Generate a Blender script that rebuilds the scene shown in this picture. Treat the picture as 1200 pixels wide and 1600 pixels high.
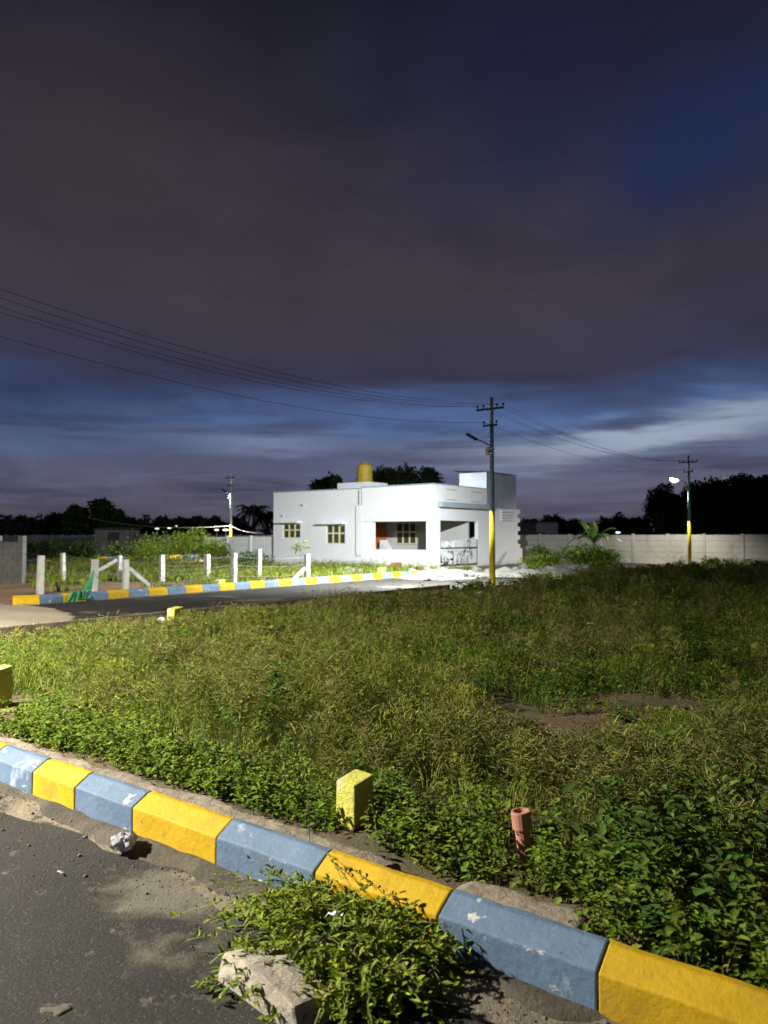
import bpy, bmesh, math, random
import numpy as np
from mathutils import Vector, Matrix, noise as mnoise

random.seed(7)
RNG = np.random.default_rng(11)
R = math.radians
S = bpy.context.scene
for o in list(bpy.data.objects):
    bpy.data.objects.remove(o, do_unlink=True)
COL = S.collection

# ------------------------------------------------------------------ camera
CAM_H, FPX, HORIZ = 1.6, 1200.0, 837.0
cd = bpy.data.cameras.new('camera')
cam = bpy.data.objects.new('camera', cd); COL.objects.link(cam)
cam.location = (0, 0, CAM_H)
cam.rotation_euler = (R(90) + math.atan((HORIZ - 800) / FPX), 0, 0)
cd.sensor_fit = 'HORIZONTAL'; cd.sensor_width = 36; cd.lens = 36 * FPX / 1200
cd.clip_start = 0.05; cd.clip_end = 3000
cd.dof.use_dof = True; cd.dof.focus_distance = 4.6; cd.dof.aperture_fstop = 36.0 / 9.0   # 9 mm aperture, a soft phone focus
S.camera = cam

# ------------------------------------------------------------------ exposure
S.view_settings.view_transform = 'Standard'; S.view_settings.look = 'None'
S.view_settings.gamma = 1.0; S.view_settings.exposure = 2.6
S.cycles.use_denoising = True
S.cycles.max_bounces = 6; S.cycles.diffuse_bounces = 3; S.cycles.glossy_bounces = 3
S.cycles.transparent_max_bounces = 6; S.cycles.sample_clamp_indirect = 4.0

# ------------------------------------------------------------------ sky (dusk, heavy cloud; laid out on azimuth and elevation)
W_ = bpy.data.worlds.new('World'); S.world = W_; W_.use_nodes = True
nt = W_.node_tree; N = nt.nodes; L = nt.links
for n in list(N): N.remove(n)
def nd(t, **kw):
    n = N.new(t)
    for k, v in kw.items(): setattr(n, k, v)
    return n
def mth(op, a, b=None, c=None, clamp=False):
    n = nd('ShaderNodeMath', operation=op); n.use_clamp = clamp
    for i, x in enumerate((a, b, c)):
        if x is None: continue
        if isinstance(x, (int, float)): n.inputs[i].default_value = x
        else: L.new(x, n.inputs[i])
    return n.outputs[0]
def srgb(r, g, b):
    f = lambda c: (c / 12.92 if c <= .04045 else ((c + .055) / 1.055) ** 2.4)
    return (f(r / 255), f(g / 255), f(b / 255), 1)
def ramp(fac, stops, interp='LINEAR'):
    n = nd('ShaderNodeValToRGB'); cr = n.color_ramp; cr.interpolation = interp
    while len(cr.elements) < len(stops): cr.elements.new(.5)
    for e, (p, c) in zip(cr.elements, stops): e.position = p; e.color = c
    L.new(fac, n.inputs[0]); return n.outputs[0]
def mixc(fac, a, b):
    n = nd('ShaderNodeMix', data_type='RGBA')
    if isinstance(fac, (int, float)): n.inputs[0].default_value = fac
    else: L.new(fac, n.inputs[0])
    for i, x in ((6, a), (7, b)):
        if isinstance(x, tuple): n.inputs[i].default_value = x
        else: L.new(x, n.inputs[i])
    return n.outputs[2]
tc = nd('ShaderNodeTexCoord'); sx = nd('ShaderNodeSeparateXYZ'); L.new(tc.outputs['Generated'], sx.inputs[0])
az = mth('ARCTAN2', sx.outputs[0], sx.outputs[1])
hor = mth('SQRT', mth('ADD', mth('MULTIPLY', sx.outputs[0], sx.outputs[0]), mth('MULTIPLY', sx.outputs[1], sx.outputs[1])))
el = mth('ARCTAN2', sx.outputs[2], hor)
def vec(a, b, c=0.0):
    n = nd('ShaderNodeCombineXYZ')
    for i, x in enumerate((a, b, c)):
        if isinstance(x, (int, float)): n.inputs[i].default_value = x
        else: L.new(x, n.inputs[i])
    return n.outputs[0]
def noi(v, scale, detail=4, rough=.55, dist=0.0):
    n = nd('ShaderNodeTexNoise'); n.inputs['Scale'].default_value = scale; n.inputs['Detail'].default_value = detail
    n.inputs['Roughness'].default_value = rough; n.inputs['Distortion'].default_value = dist
    L.new(v, n.inputs['Vector']); return n.outputs['Fac']
def blob(a0, e0, sa, se):
    da = mth('DIVIDE', mth('SUBTRACT', az, a0), sa); de = mth('DIVIDE', mth('SUBTRACT', el, e0), se)
    return mth('EXPONENT', mth('MULTIPLY', mth('ADD', mth('MULTIPLY', da, da), mth('MULTIPLY', de, de)), -1.0))
n_big = noi(vec(az, mth('MULTIPLY', el, 2.2), .3), 3.2, 4, .5, .3)
n_str = noi(vec(mth('MULTIPLY', az, 1.6), mth('MULTIPLY', el, 11.0), 1.7), 2.6, 5, .55, .5)
n_fin = noi(vec(mth('MULTIPLY', az, 3.0), mth('MULTIPLY', el, 26.0), 4.1), 2.4, 4, .55, .6)
elw = mth('ADD', el, mth('MULTIPLY', mth('SUBTRACT', n_big, .5), .13))
elw = mth('ADD', elw, mth('MULTIPLY', mth('SUBTRACT', n_str, .5), .05))
base = ramp(mth('DIVIDE', elw, 1.0), [
    (0.0, srgb(72, 68, 82)), (.035, srgb(93, 89, 106)), (.075, srgb(86, 92, 119)), (.115, srgb(94, 109, 143)),
    (.155, srgb(82, 107, 152)), (.185, srgb(60, 72, 108)), (.215, srgb(57, 56, 76)), (.30, srgb(64, 58, 68)),
    (.42, srgb(53, 50, 62)), (.53, srgb(39, 39, 53)), (.64, srgb(28, 29, 42)), (1.0, srgb(28, 28, 40))])
tex = mth('ADD', mth('MULTIPLY', mth('SUBTRACT', noi(vec(az, mth('MULTIPLY', el, 1.9), 7.3), 5.5, 6, .6, .5), .5), .75), 1.0)
tx = nd('ShaderNodeVectorMath', operation='SCALE'); L.new(base, tx.inputs[0]); L.new(tex, tx.inputs['Scale'])
c = mixc(mth('MULTIPLY', blob(-.36, .45, .22, .12), .5), tx.outputs[0], srgb(64, 54, 56))
# dark streaks and pale streaks low in the sky
low = mth('MULTIPLY', mth('SMOOTH_MIN', mth('DIVIDE', el, .02), 1.0, .2, clamp=True), mth('SUBTRACT', 1.0, mth('DIVIDE', mth('SUBTRACT', el, .135), .06), clamp=True), clamp=True)
dk = mth('MULTIPLY', mth('MULTIPLY', mth('SUBTRACT', n_str, .50), 7.0, clamp=True), low)
c = mixc(mth('MULTIPLY', dk, .75), c, srgb(62, 62, 82))
pl = mth('MULTIPLY', mth('MULTIPLY', mth('SUBTRACT', n_fin, .52), 5.0, clamp=True), low)
c = mixc(mth('MULTIPLY', pl, .35), c, srgb(112, 120, 150))
# the pale break in the cloud on the right, above the horizon
def skew(a0, e0, sa, se, k, soft):
    da = mth('DIVIDE', mth('SUBTRACT', az, a0), sa); ee = mth('SUBTRACT', el, mth('ADD', mth('MULTIPLY', mth('SUBTRACT', az, a0), k), e0))
    ee = mth('ADD', ee, mth('MULTIPLY', mth('SUBTRACT', n_str, .5), soft)); ee = mth('ADD', ee, mth('MULTIPLY', mth('SUBTRACT', n_fin, .5), soft * .5)); de = mth('DIVIDE', ee, se)
    return mth('EXPONENT', mth('MULTIPLY', mth('ADD', mth('MULTIPLY', da, da), mth('MULTIPLY', de, de)), -1.0))
c = mixc(mth('MULTIPLY', skew(.34, .126, .22, .017, .16, .085), .95), c, srgb(160, 172, 193))
c = mixc(mth('MULTIPLY', skew(.20, .112, .14, .012, .05, .07), .7), c, srgb(150, 160, 184))
c = mixc(mth('MULTIPLY', skew(.27, .163, .10, .014, -.05, .07), .75), c, srgb(56, 62, 88))
c = mixc(mth('MULTIPLY', skew(.05, .098, .17, .010, .03, .06), .65), c, srgb(66, 66, 86))
c = mixc(mth('MULTIPLY', skew(-.16, .113, .09, .016, -.10, .07), .9), c, srgb(124, 134, 164))
c = mixc(mth('MULTIPLY', skew(.04, .165, .20, .018, -.03, .06), .7), c, srgb(86, 110, 158))
c = mixc(mth('MULTIPLY', skew(.24, .058, .22, .014, .02, .06), .5), c, srgb(104, 100, 120))
c = mixc(mth('MULTIPLY', skew(-.38, .075, .10, .010, -.15, .05), .5), c, srgb(98, 96, 116))
# blue gaps: upper right and top
b1 = mth('MULTIPLY', blob(.42, .44, .26, .085), mth('MULTIPLY', mth('SUBTRACT', n_big, .30), 3.5, clamp=True))
c = mixc(mth('MULTIPLY', b1, .85), c, srgb(24, 42, 84))
b2 = blob(.20, .56, .16, .08)
c = mixc(mth('MULTIPLY', b2, .5), c, srgb(28, 30, 62))
# the left and far right fall darker
c = mixc(mth('MULTIPLY', blob(-.42, .15, .24, .055), .6), c, srgb(48, 54, 86))
c = mixc(mth('MULTIPLY', blob(.46, .30, .12, .11), .4), c, srgb(44, 48, 66))
bg = nd('ShaderNodeBackground'); L.new(c, bg.inputs[0]); bg.inputs[1].default_value = 1.0 / 2 ** 2.6
wo = nd('ShaderNodeOutputWorld'); L.new(bg.outputs[0], wo.inputs[0])

# ------------------------------------------------------------------ plan: u runs along our road (to the right and nearer), v along the side road
ROT = R(-37); UX = (math.cos(ROT), math.sin(ROT)); VX = (-math.sin(ROT), math.cos(ROT))
def P(u, v, z=0.0): return Vector((u * UX[0] + v * VX[0], u * UX[1] + v * VX[1], z))
def uv_of(x, y): return (x * UX[0] + y * UX[1], x * VX[0] + y * VX[1])
def ground(px, py, z=0.0):                # a photo pixel on the level z, as u, v
    Z = (CAM_H - z) * FPX / (py - HORIZ); return uv_of((px - 600) / FPX * Z, Z)
def on_u(px, u):                          # a photo column on the line u = const: v and depth
    k = (px - 600) / FPX; Z = u / (UX[0] * k + UX[1]); return (VX[0] * k + VX[1]) * Z, Z
def on_v(px, v):
    k = (px - 600) / FPX; Z = v / (VX[0] * k + VX[1]); return (UX[0] * k + UX[1]) * Z, Z
def hgt(py, Z): return CAM_H + (HORIZ - py) / FPX * Z

# ------------------------------------------------------------------ materials
def mat(name, col, rough=.8, metal=0.0, bump=0.0, bscale=20.0, var=None, vscale=3.0, vdet=6, spec=.3, layers=(), attr=None, trans=0.0, rnd=0.0, zdirt=None, zh=.04, zs=18):
    m = bpy.data.materials.new(name); m.use_nodes = True
    t = m.node_tree; n = t.nodes; l = t.links; b = n['Principled BSDF']
    b.inputs['Roughness'].default_value = rough; b.inputs['Metallic'].default_value = metal
    b.inputs['Specular IOR Level'].default_value = spec
    tcn = n.new('ShaderNodeTexCoord'); co = tcn.outputs['Object']
    def mx(f, a, bb, kind='MIX'):
        q = n.new('ShaderNodeMix'); q.data_type = 'RGBA'; q.blend_type = kind
        if isinstance(f, (int, float)): q.inputs[0].default_value = f
        else: l.new(f, q.inputs[0])
        for i, x in ((6, a), (7, bb)):
            if isinstance(x, tuple): q.inputs[i].default_value = x if len(x) == 4 else (*x, 1)
            else: l.new(x, q.inputs[i])
        return q.outputs[2]
    def ns(scale, det=5, rough_=.6, off=0, sc=(1, 1, 1)):
        mp = n.new('ShaderNodeMapping'); mp.inputs[1].default_value = (off, off * .7, off * .3); mp.inputs[3].default_value = sc
        l.new(co, mp.inputs[0])
        if rnd:
            oi = n.new('ShaderNodeObjectInfo'); mm = n.new('ShaderNodeMath'); mm.operation = 'MULTIPLY'; mm.inputs[1].default_value = 37.0
            l.new(oi.outputs['Random'], mm.inputs[0]); cb = n.new('ShaderNodeCombineXYZ'); 
            for i in range(3): l.new(mm.outputs[0], cb.inputs[i])
            l.new(cb.outputs[0], mp.inputs[1])
        q = n.new('ShaderNodeTexNoise'); q.inputs['Scale'].default_value = scale; q.inputs['Detail'].default_value = det; q.inputs['Roughness'].default_value = rough_
        l.new(mp.outputs[0], q.inputs['Vector']); return q.outputs['Fac']
    def rng(f, a, bb):
        q = n.new('ShaderNodeMapRange'); q.inputs[1].default_value = a; q.inputs[2].default_value = bb; q.clamp = True
        l.new(f, q.inputs[0]); return q.outputs[0]
    col4 = (*col, 1)
    if attr:
        a = n.new('ShaderNodeAttribute'); a.attribute_name = attr; cc = mx(1.0, a.outputs['Color'], (1.1, 1.13, 1.0, 1) if name in ('leaf', 'grass_straw') else (1, 1, 1, 1), 'MULTIPLY')
    elif var:
        cc = mx(rng(ns(vscale, vdet), .35, .65), col4, (*var, 1))
    else:
        q = n.new('ShaderNodeRGB'); q.outputs[0].default_value = col4; cc = q.outputs[0]
    for k, (lc, sc, lo, hi, stretch) in enumerate(layers):
        cc = mx(rng(ns(sc, 6, .65, 3.1 * (k + 1), stretch), lo, hi), cc, (*lc, 1))
    if zdirt:                                  # splashed dirt, highest where the noise is high
        sp = n.new('ShaderNodeSeparateXYZ'); l.new(co, sp.inputs[0]); q = n.new('ShaderNodeMath'); q.operation = 'MULTIPLY_ADD'; q.inputs[1].default_value = zh * 3.2; q.inputs[2].default_value = -zh * .9
        l.new(ns(zs, 6, .7, 5), q.inputs[0]); w = n.new('ShaderNodeMath'); w.operation = 'SUBTRACT'; l.new(q.outputs[0], w.inputs[0]); l.new(sp.outputs[2], w.inputs[1])
        cc = mx(rng(w.outputs[0], -zh * .5, zh * .9), cc, (*zdirt, 1))
    if rnd:
        oi = n.new('ShaderNodeObjectInfo'); hs = n.new('ShaderNodeHueSaturation'); mr = n.new('ShaderNodeMapRange')
        mr.inputs[3].default_value = 1 - rnd; mr.inputs[4].default_value = 1 + rnd
        l.new(oi.outputs['Random'], mr.inputs[0]); l.new(mr.outputs[0], hs.inputs['Value']); l.new(cc, hs.inputs['Color']); cc = hs.outputs[0]
    l.new(cc, b.inputs['Base Color'])
    if bump:
        bm_ = n.new('ShaderNodeBump'); bm_.inputs['Strength'].default_value = bump; bm_.inputs['Distance'].default_value = .02
        l.new(ns(bscale, 8, .65, 9), bm_.inputs['Height']); l.new(bm_.outputs[0], b.inputs['Normal'])
    if trans:
        tr = n.new('ShaderNodeBsdfTranslucent'); l.new(cc, tr.inputs[0]); ms = n.new('ShaderNodeMixShader'); ms.inputs[0].default_value = trans
        out = n['Material Output']; l.new(b.outputs[0], ms.inputs[1]); l.new(tr.outputs[0], ms.inputs[2]); l.new(ms.outputs[0], out.inputs[0])
    return m
def emit(name, col, s):
    m = bpy.data.materials.new(name); m.use_nodes = True; b = m.node_tree.nodes['Principled BSDF']
    b.inputs['Base Color'].default_value = (*col, 1); b.inputs['Emission Color'].default_value = (*col, 1); b.inputs['Emission Strength'].default_value = s
    return m
one = (1, 1, 1)
M = dict(
    asphalt=mat('asphalt', (.0195, .0182, .0145), .85, bump=.5, bscale=60, var=(.030, .0275, .0215), vscale=1.5,
                layers=[((.13, .115, .085), .55, .59, .66, one), ((.2, .18, .14), 9, .62, .75, one), ((.16, .15, .13), 150, .60, .66, one)]),
    dust=mat('roadside_dust', (.24, .20, .14), .95, bump=1, bscale=60, var=(.13, .11, .08), vscale=7, layers=[((.05, .045, .037), 4.5, .52, .60, one), ((.36, .31, .23), 30, .6, .7, one)]),
    soil=mat('soil', (.15, .10, .055), .95, bump=.9, bscale=12, var=(.10, .075, .04), vscale=.8, layers=[((.09, .075, .04), .5, .5, .62, one)]),
    redsoil=mat('red_soil', (.25, .14, .08), .95, bump=.7, bscale=8, var=(.18, .12, .06), vscale=.7, layers=[((.07, .09, .03), .9, .55, .65, one)]),
    sand=mat('sand', (.36, .31, .22), .95, bump=.5, bscale=10, var=(.27, .23, .165), vscale=1.0),
    conc=mat('rough_concrete', (.30, .25, .18), .9, bump=.9, bscale=22, var=(.20, .165, .12), vscale=5, layers=[((.10, .085, .055), 7, .58, .7, one)]),
    kyel=mat('yellow_kerb_paint', (.50, .315, .004), .7, bump=.35, bscale=30, var=(.42, .262, .004), zdirt=(.10, .085, .06), vscale=4, rnd=.05,
             layers=[((.36, .21, .02), 7, .52, .70, one), ((.25, .21, .15), 5, .67, .70, one), ((.16, .13, .09), 16, .66, .70, one)]),
    kblu=mat('blue_kerb_paint', (.115, .17, .245), .65, zdirt=(.10, .085, .06), bump=.35, bscale=30, var=(.085, .13, .20), vscale=3, rnd=.06,
             layers=[((.38, .44, .52), 5, .62, .74, (1, 1, .5)), ((.05, .065, .08), 4, .66, .70, (1, 3, 2)), ((.10, .13, .16), 9, .62, .74, one), ((.50, .48, .43), 7, .63, .66, (1, 1, 2))]),
    wall=mat('white_wall_paint', (.78, .79, .78), .75, bump=.08, bscale=15, var=(.74, .75, .735), vscale=.6, zdirt=(.56, .53, .46), zh=.22, zs=2.2, layers=[((.68, .675, .65), 2.2, .56, .85, (1, 1, .3)), ((.71, .705, .69), .7, .55, .7, one)]),
    trim=mat('grey_blue_trim', (.33, .39, .42), .7),
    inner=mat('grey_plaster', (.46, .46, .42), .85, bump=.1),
    cream=mat('cream_window_frame', (.62, .56, .30), .6),
    glass=mat('dark_window_glass', (.05, .055, .045), .25, spec=.5),
    door=mat('orange_door', (.62, .17, .03), .5, var=(.5, .13, .025), vscale=4),
    tank=mat('yellow_plastic', (.42, .30, .035), .5, var=(.33, .23, .03), vscale=2),
    zinc=mat('zinc_sheet', (.48, .52, .55), .46, .8, var=(.38, .42, .45), vscale=1.5),
    gatew=mat('white_gate_sheet', (.72, .73, .73), .4), gated=mat('dark_gate_metal', (.035, .035, .035), .5),
    polecon=mat('weathered_pole', (.38, .39, .34), .8, bump=.3), poleblu=mat('blue_pole_paint', (.22, .35, .41), .5, var=(.17, .28, .34), vscale=3),
    poleyel=mat('yellow_pole_paint', (.55, .42, .012), .6, var=(.46, .34, .012), vscale=4),
    metal=mat('dark_steel', (.06, .065, .07), .5, .6), ceramic=mat('brown_insulator', (.09, .05, .035), .3),
    box=mat('cream_plastic', (.68, .65, .52), .5), cable=mat('black_cable', (.05, .05, .055), .6), palecable=mat('pale_cable', (.3, .29, .25), .6),
    post=mat('white_stone_post', (.42, .41, .38), .9, bump=.6, bscale=14, var=(.32, .31, .28), vscale=4, rnd=.08),
    wire=mat('fence_wire', (.25, .25, .24), .5, .7),
    precast=mat('precast_concrete', (.44, .435, .39), .9, bump=.2, var=(.32, .315, .28), vscale=.35, rnd=.06, layers=[((.24, .23, .19), .8, .56, .75, (1, 1, .4))]),
    block=mat('grey_block', (.15, .15, .135), .95, bump=.5, var=(.11, .11, .10), vscale=2),
    marker=mat('yellow_marker_paint', (.50, .48, .085), .8, bump=.9, bscale=30, var=(.42, .39, .07), vscale=6, zdirt=(.12, .10, .06), zh=.05, zs=14, layers=[((.52, .49, .26), 5, .56, .64, one), ((.2, .17, .09), 11, .66, .72, one)]),
    pipe=mat('terracotta_pipe', (.47, .22, .15), .55, var=(.38, .18, .125), vscale=8),
    stone=mat('pale_stone', (.38, .34, .265), .95, bump=.7, bscale=30, var=(.34, .30, .23), vscale=5, layers=[((.16, .14, .10), 9, .60, .72, one)]),
    rub=mat('rubble', (.23, .222, .19), .95, bump=.9, bscale=6, var=(.145, .14, .115), vscale=2.5),
    brick=mat('red_brick', (.32, .13, .06), .9, bump=.4),
    leaf=mat('leaf', (.08, .12, .03), .65, attr='tint', trans=.30, spec=.2),
    straw=mat('grass_straw', (.2, .15, .08), .8, attr='tint', trans=.25, spec=.15),
    treeleaf=mat('tree_leaf', (.05, .08, .025), .6, attr='tint', trans=.15, spec=.2),
    bark=mat('bark', (.09, .07, .05), .95, bump=.6),
    net=mat('green_net', (.085, .33, .15), .85, var=(.065, .26, .115), vscale=3, trans=.12),
    bag=mat('crumpled_plastic', (.42, .44, .45), .15, spec=.6, trans=.3), paper=mat('white_scrap', (.85, .85, .85), .6),
    shedm=mat('grey_cement_sheet', (.22, .22, .21), .9),
    lens_on=emit('lamp_glow', (1.0, .97, .88), 5.0), lens_soft=emit('lamp_glow_far', (1.0, .95, .85), .45), lens_warm=emit('yellow_strip', (1.0, .75, .05), .2),
)

# ------------------------------------------------------------------ mesh helpers
def link(name, me, parent=None, m=None):
    o = bpy.data.objects.new(name, me); COL.objects.link(o)
    if m is not None and me is not None:
        me.materials.clear(); me.materials.append(m)
    if parent is not None: o.parent = parent
    return o
def tag(o, label=None, cat=None, group=None, kind=None):
    if label: o['label'] = label
    if cat: o['category'] = cat
    if group: o['group'] = group
    if kind: o['kind'] = kind
    return o
def thing(name, label, cat, u=0, v=0, z=0, rz=0.0, group=None, world=None):
    o = bpy.data.objects.new(name, None); COL.objects.link(o); o.empty_display_size = .2
    o.location = world if world is not None else P(u, v, z); o.rotation_euler = (0, 0, ROT + rz)
    return tag(o, label, cat, group)
class MB:
    def __init__(s): s.v = []; s.f = []
    def add(s, vs, fs):
        k = len(s.v); s.v += [tuple(v) for v in vs]; s.f += [tuple(i + k for i in f) for f in fs]; return s
    def box(s, x0, x1, y0, y1, z0, z1, mtx=None):
        vs = [(x, y, z) for z in (z0, z1) for y in (y0, y1) for x in (x0, x1)]
        if mtx is not None: vs = [mtx @ Vector(v) for v in vs]
        return s.add(vs, [(0, 2, 3, 1), (4, 5, 7, 6), (0, 1, 5, 4), (2, 6, 7, 3), (0, 4, 6, 2), (1, 3, 7, 5)])
    def tube(s, pts, r, n=8, cap=True):
        pts = [Vector(p) for p in pts]; rs = r if isinstance(r, (list, tuple)) else [r] * len(pts); rings = []
        for i, p in enumerate(pts):
            d = (pts[min(i + 1, len(pts) - 1)] - pts[max(i - 1, 0)]).normalized()
            a = d.orthogonal().normalized() if abs(d.z) > .95 else d.cross(Vector((0, 0, 1))).normalized(); b = d.cross(a)
            rings.append([p + (a * math.cos(t) + b * math.sin(t)) * rs[i] for t in [2 * math.pi * j / n for j in range(n)]])
        vs = [q for ring in rings for q in ring]; fs = []
        for i in range(len(pts) - 1):
            for j in range(n): fs.append((i * n + j, i * n + (j + 1) % n, (i + 1) * n + (j + 1) % n, (i + 1) * n + j))
        if cap: fs += [tuple(range(n)), tuple(range((len(pts) - 1) * n, len(pts) * n))[::-1]]
        return s.add(vs, fs)
    def lathe(s, prof, n=20, c=(0, 0, 0)):
        vs = [(c[0] + r * math.cos(2 * math.pi * j / n), c[1] + r * math.sin(2 * math.pi * j / n), c[2] + z) for r, z in prof for j in range(n)]
        fs = [(i * n + j, i * n + (j + 1) % n, (i + 1) * n + (j + 1) % n, (i + 1) * n + j) for i in range(len(prof) - 1) for j in range(n)]
        fs += [tuple(range(n))[::-1], tuple(range((len(prof) - 1) * n, len(prof) * n))]
        return s.add(vs, fs)
    def build(s, name, m, parent=None, bevel=0.0, smooth=False, seg=2):
        me = bpy.data.meshes.new(name); me.from_pydata(s.v, [], s.f); me.validate()
        bm = bmesh.new(); bm.from_mesh(me); bmesh.ops.recalc_face_normals(bm, faces=bm.faces)
        if bevel: bmesh.ops.bevel(bm, geom=list(bm.edges), offset=bevel, segments=seg, affect='EDGES', profile=.6)
        bm.to_mesh(me); bm.free()
        if smooth: me.shade_smooth()
        return link(name, me, parent, m)
def npmesh(name, V, Q, m, tint=None, parent=None):
    me = bpy.data.meshes.new(name); V = np.asarray(V, np.float32); Q = np.asarray(Q, np.int32)
    me.vertices.add(len(V)); me.vertices.foreach_set('co', V.ravel())
    k = Q.shape[1]; me.loops.add(Q.size); me.loops.foreach_set('vertex_index', Q.ravel())
    me.polygons.add(len(Q)); me.polygons.foreach_set('loop_start', np.arange(0, Q.size, k, dtype=np.int32))
    me.update(calc_edges=True)
    if tint is not None:
        a = me.color_attributes.new('tint', 'FLOAT_COLOR', 'POINT'); t = np.ones((len(V), 4), np.float32); t[:, :3] = tint; a.data.foreach_set('color', t.ravel())
    return link(name, me, parent, m)
def fbm(x, y, seed=0.0):                  # smooth value noise on arrays, 0..1
    out = np.zeros_like(x); amp = .5
    for o in range(3):
        xi, yi = np.floor(x).astype(int), np.floor(y).astype(int); fx, fy = x - xi, y - yi
        fx = fx * fx * (3 - 2 * fx); fy = fy * fy * (3 - 2 * fy)
        h = lambda a, b: np.modf(np.abs(np.sin(a * 127.1 + b * 311.7 + seed * 17.3) * 43758.5453))[0]
        out += amp * ((h(xi, yi) * (1 - fx) + h(xi + 1, yi) * fx) * (1 - fy) + (h(xi, yi + 1) * (1 - fx) + h(xi + 1, yi + 1) * fx) * fy)
        x = x * 2.03 + 5.2; y = y * 2.03 + 1.3; amp *= .5
    return out / .875

# leaf cards: hexagonal folded leaves
def leaf_arrays(base, d, L_, W_, up=None):
    n = len(base); d = d / np.linalg.norm(d, axis=1, keepdims=True)
    if up is None: up = np.tile([0, 0, 1.], (n, 1))
    side = np.cross(d, up); side /= (np.linalg.norm(side, axis=1, keepdims=True) + 1e-6); nrm = np.cross(side, d)
    L_ = L_[:, None]; W_ = W_[:, None]
    v0 = base; v5 = base + d * L_ - nrm * L_ * .12
    r1 = base + d * L_ * .33 + side * W_ * .5 + nrm * W_ * .18; r2 = base + d * L_ * .70 + side * W_ * .38 + nrm * W_ * .08
    l1 = base + d * L_ * .33 - side * W_ * .5 + nrm * W_ * .18; l2 = base + d * L_ * .70 - side * W_ * .38 + nrm * W_ * .08
    V = np.stack([v0, r1, r2, v5, l2, l1], 1).reshape(-1, 3)
    i = np.arange(n)[:, None] * 6; Q = np.concatenate([i + [0, 1, 2, 3], i + [0, 3, 4, 5]], 0)
    return V, Q
def blade_arrays(base, d, H, Wd, droop):      # 3-level grass blades leaning along d
    n = len(base); dh = d.copy(); dh[:, 2] = 0; dh /= (np.linalg.norm(dh, axis=1, keepdims=True) + 1e-6)
    side = np.stack([-dh[:, 1], dh[:, 0], np.zeros(n)], 1); H = H[:, None]; Wd = Wd[:, None]; droop = droop[:, None]; z = np.array([[0, 0, 1.]])
    p1 = base + z * H * .5 + dh * H * droop * .25; p2 = base + z * H * (1 - .35 * droop) + dh * H * droop * .9
    V = np.stack([base - side * Wd * .5, base + side * Wd * .5, p1 + side * Wd * .42, p1 - side * Wd * .42, p2 + side * Wd * .06, p2 - side * Wd * .06], 1).reshape(-1, 3)
    i = np.arange(n)[:, None] * 6; Q = np.concatenate([i + [0, 1, 2, 3], i + [3, 2, 4, 5]], 0)
    return V, Q
def merge(parts):
    V = []; Q = []; T = []; k = 0
    for v, q, t in parts: V.append(v); Q.append(q + k); T.append(t); k += len(v)
    return np.concatenate(V), np.concatenate(Q), np.concatenate(T)
def rdir(n, zlo=-.2, zhi=1.0):
    a = RNG.uniform(0, 2 * np.pi, n); z = RNG.uniform(zlo, zhi, n); h = np.sqrt(np.clip(1 - z * z, .05, 1)); return np.stack([np.cos(a) * h, np.sin(a) * h, z], 1)
def tints(n, cols, jit=.25):
    cols = np.array(cols, float); c = cols[RNG.integers(0, len(cols), n)]; return np.clip(c * RNG.uniform(1 - jit, 1 + jit, (n, 1)) * RNG.uniform(.9, 1.1, (n, 3)), 0, 1)

# ------------------------------------------------------------------ ground, roads, kerbs
def sheet(name, m, corners, z, nx=1, ny=1, fn=None):      # a u-v rectangle
    (u0, u1), (v0, v1) = corners; us = np.linspace(u0, u1, nx + 1); vs = np.linspace(v0, v1, ny + 1)
    U, Vv = np.meshgrid(us, vs); X = U * UX[0] + Vv * VX[0]; Y = U * UX[1] + Vv * VX[1]
    Zz = np.full_like(X, z) if fn is None else fn(U, Vv)
    V = np.stack([X, Y, Zz], 2).reshape(-1, 3); w = nx + 1
    j, i = np.meshgrid(np.arange(ny), np.arange(nx), indexing='ij'); b = (j * w + i).ravel()
    o = npmesh(name, V, np.stack([b, b + 1, b + 1 + w, b + w], 1), m); o.data.shade_smooth(); return tag(o, kind='structure')
sheet('ground', M['soil'], ((-900, 900), (-900, 900)), -.02)
sheet('main_road', M['asphalt'], ((-60, 60), (-4.2, 2.47)), .0)
sheet('side_road', M['asphalt'], ((-17.1, -11.72), (2.47, 44)), .004)
sheet('far_side_road', M['asphalt'], ((-45, -39.5), (2.47, 44)), .004)

KV = 2.47                                  # front foot of the near kerb
def verge_h(U, V):
    e = np.clip((V - KV + .27 + .32 * (fbm(U * 1.3, V * 1.3, 2) - .5)) / .25, 0, 1)
    return -.012 + .03 * e * (.5 + fbm(U * 6, V * 6, 3)) + .012 * e
sheet('gutter_dirt_shade', mat('gutter_dirt_shade', (.05, .045, .035), .95, bump=.8, bscale=40, var=(.10, .085, .06), vscale=6), ((-12, 8), (2.2, 2.50)), 0, 300, 16,  # dark soil along the kerb foot, the shadow there painted into its colour
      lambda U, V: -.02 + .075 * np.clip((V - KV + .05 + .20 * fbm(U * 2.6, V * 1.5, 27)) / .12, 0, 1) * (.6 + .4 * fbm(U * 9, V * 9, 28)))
sheet('roadside_dust', M['dust'], ((-12, 8), (1.55, 2.50)), 0, 260, 24, verge_h)
def patch_h(U, V):
    return -.05 + .055 * np.clip((fbm(U * 2.3, V * 2.3, 17) + .35 * (fbm(U * 11, V * 11, 18) - .5) - .52) / .05, 0, 1) * np.clip(1.25 - ((U + 2.55) / .62) ** 2 - ((V - 1.42) / .40) ** 2, 0, 1) ** .3
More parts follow.
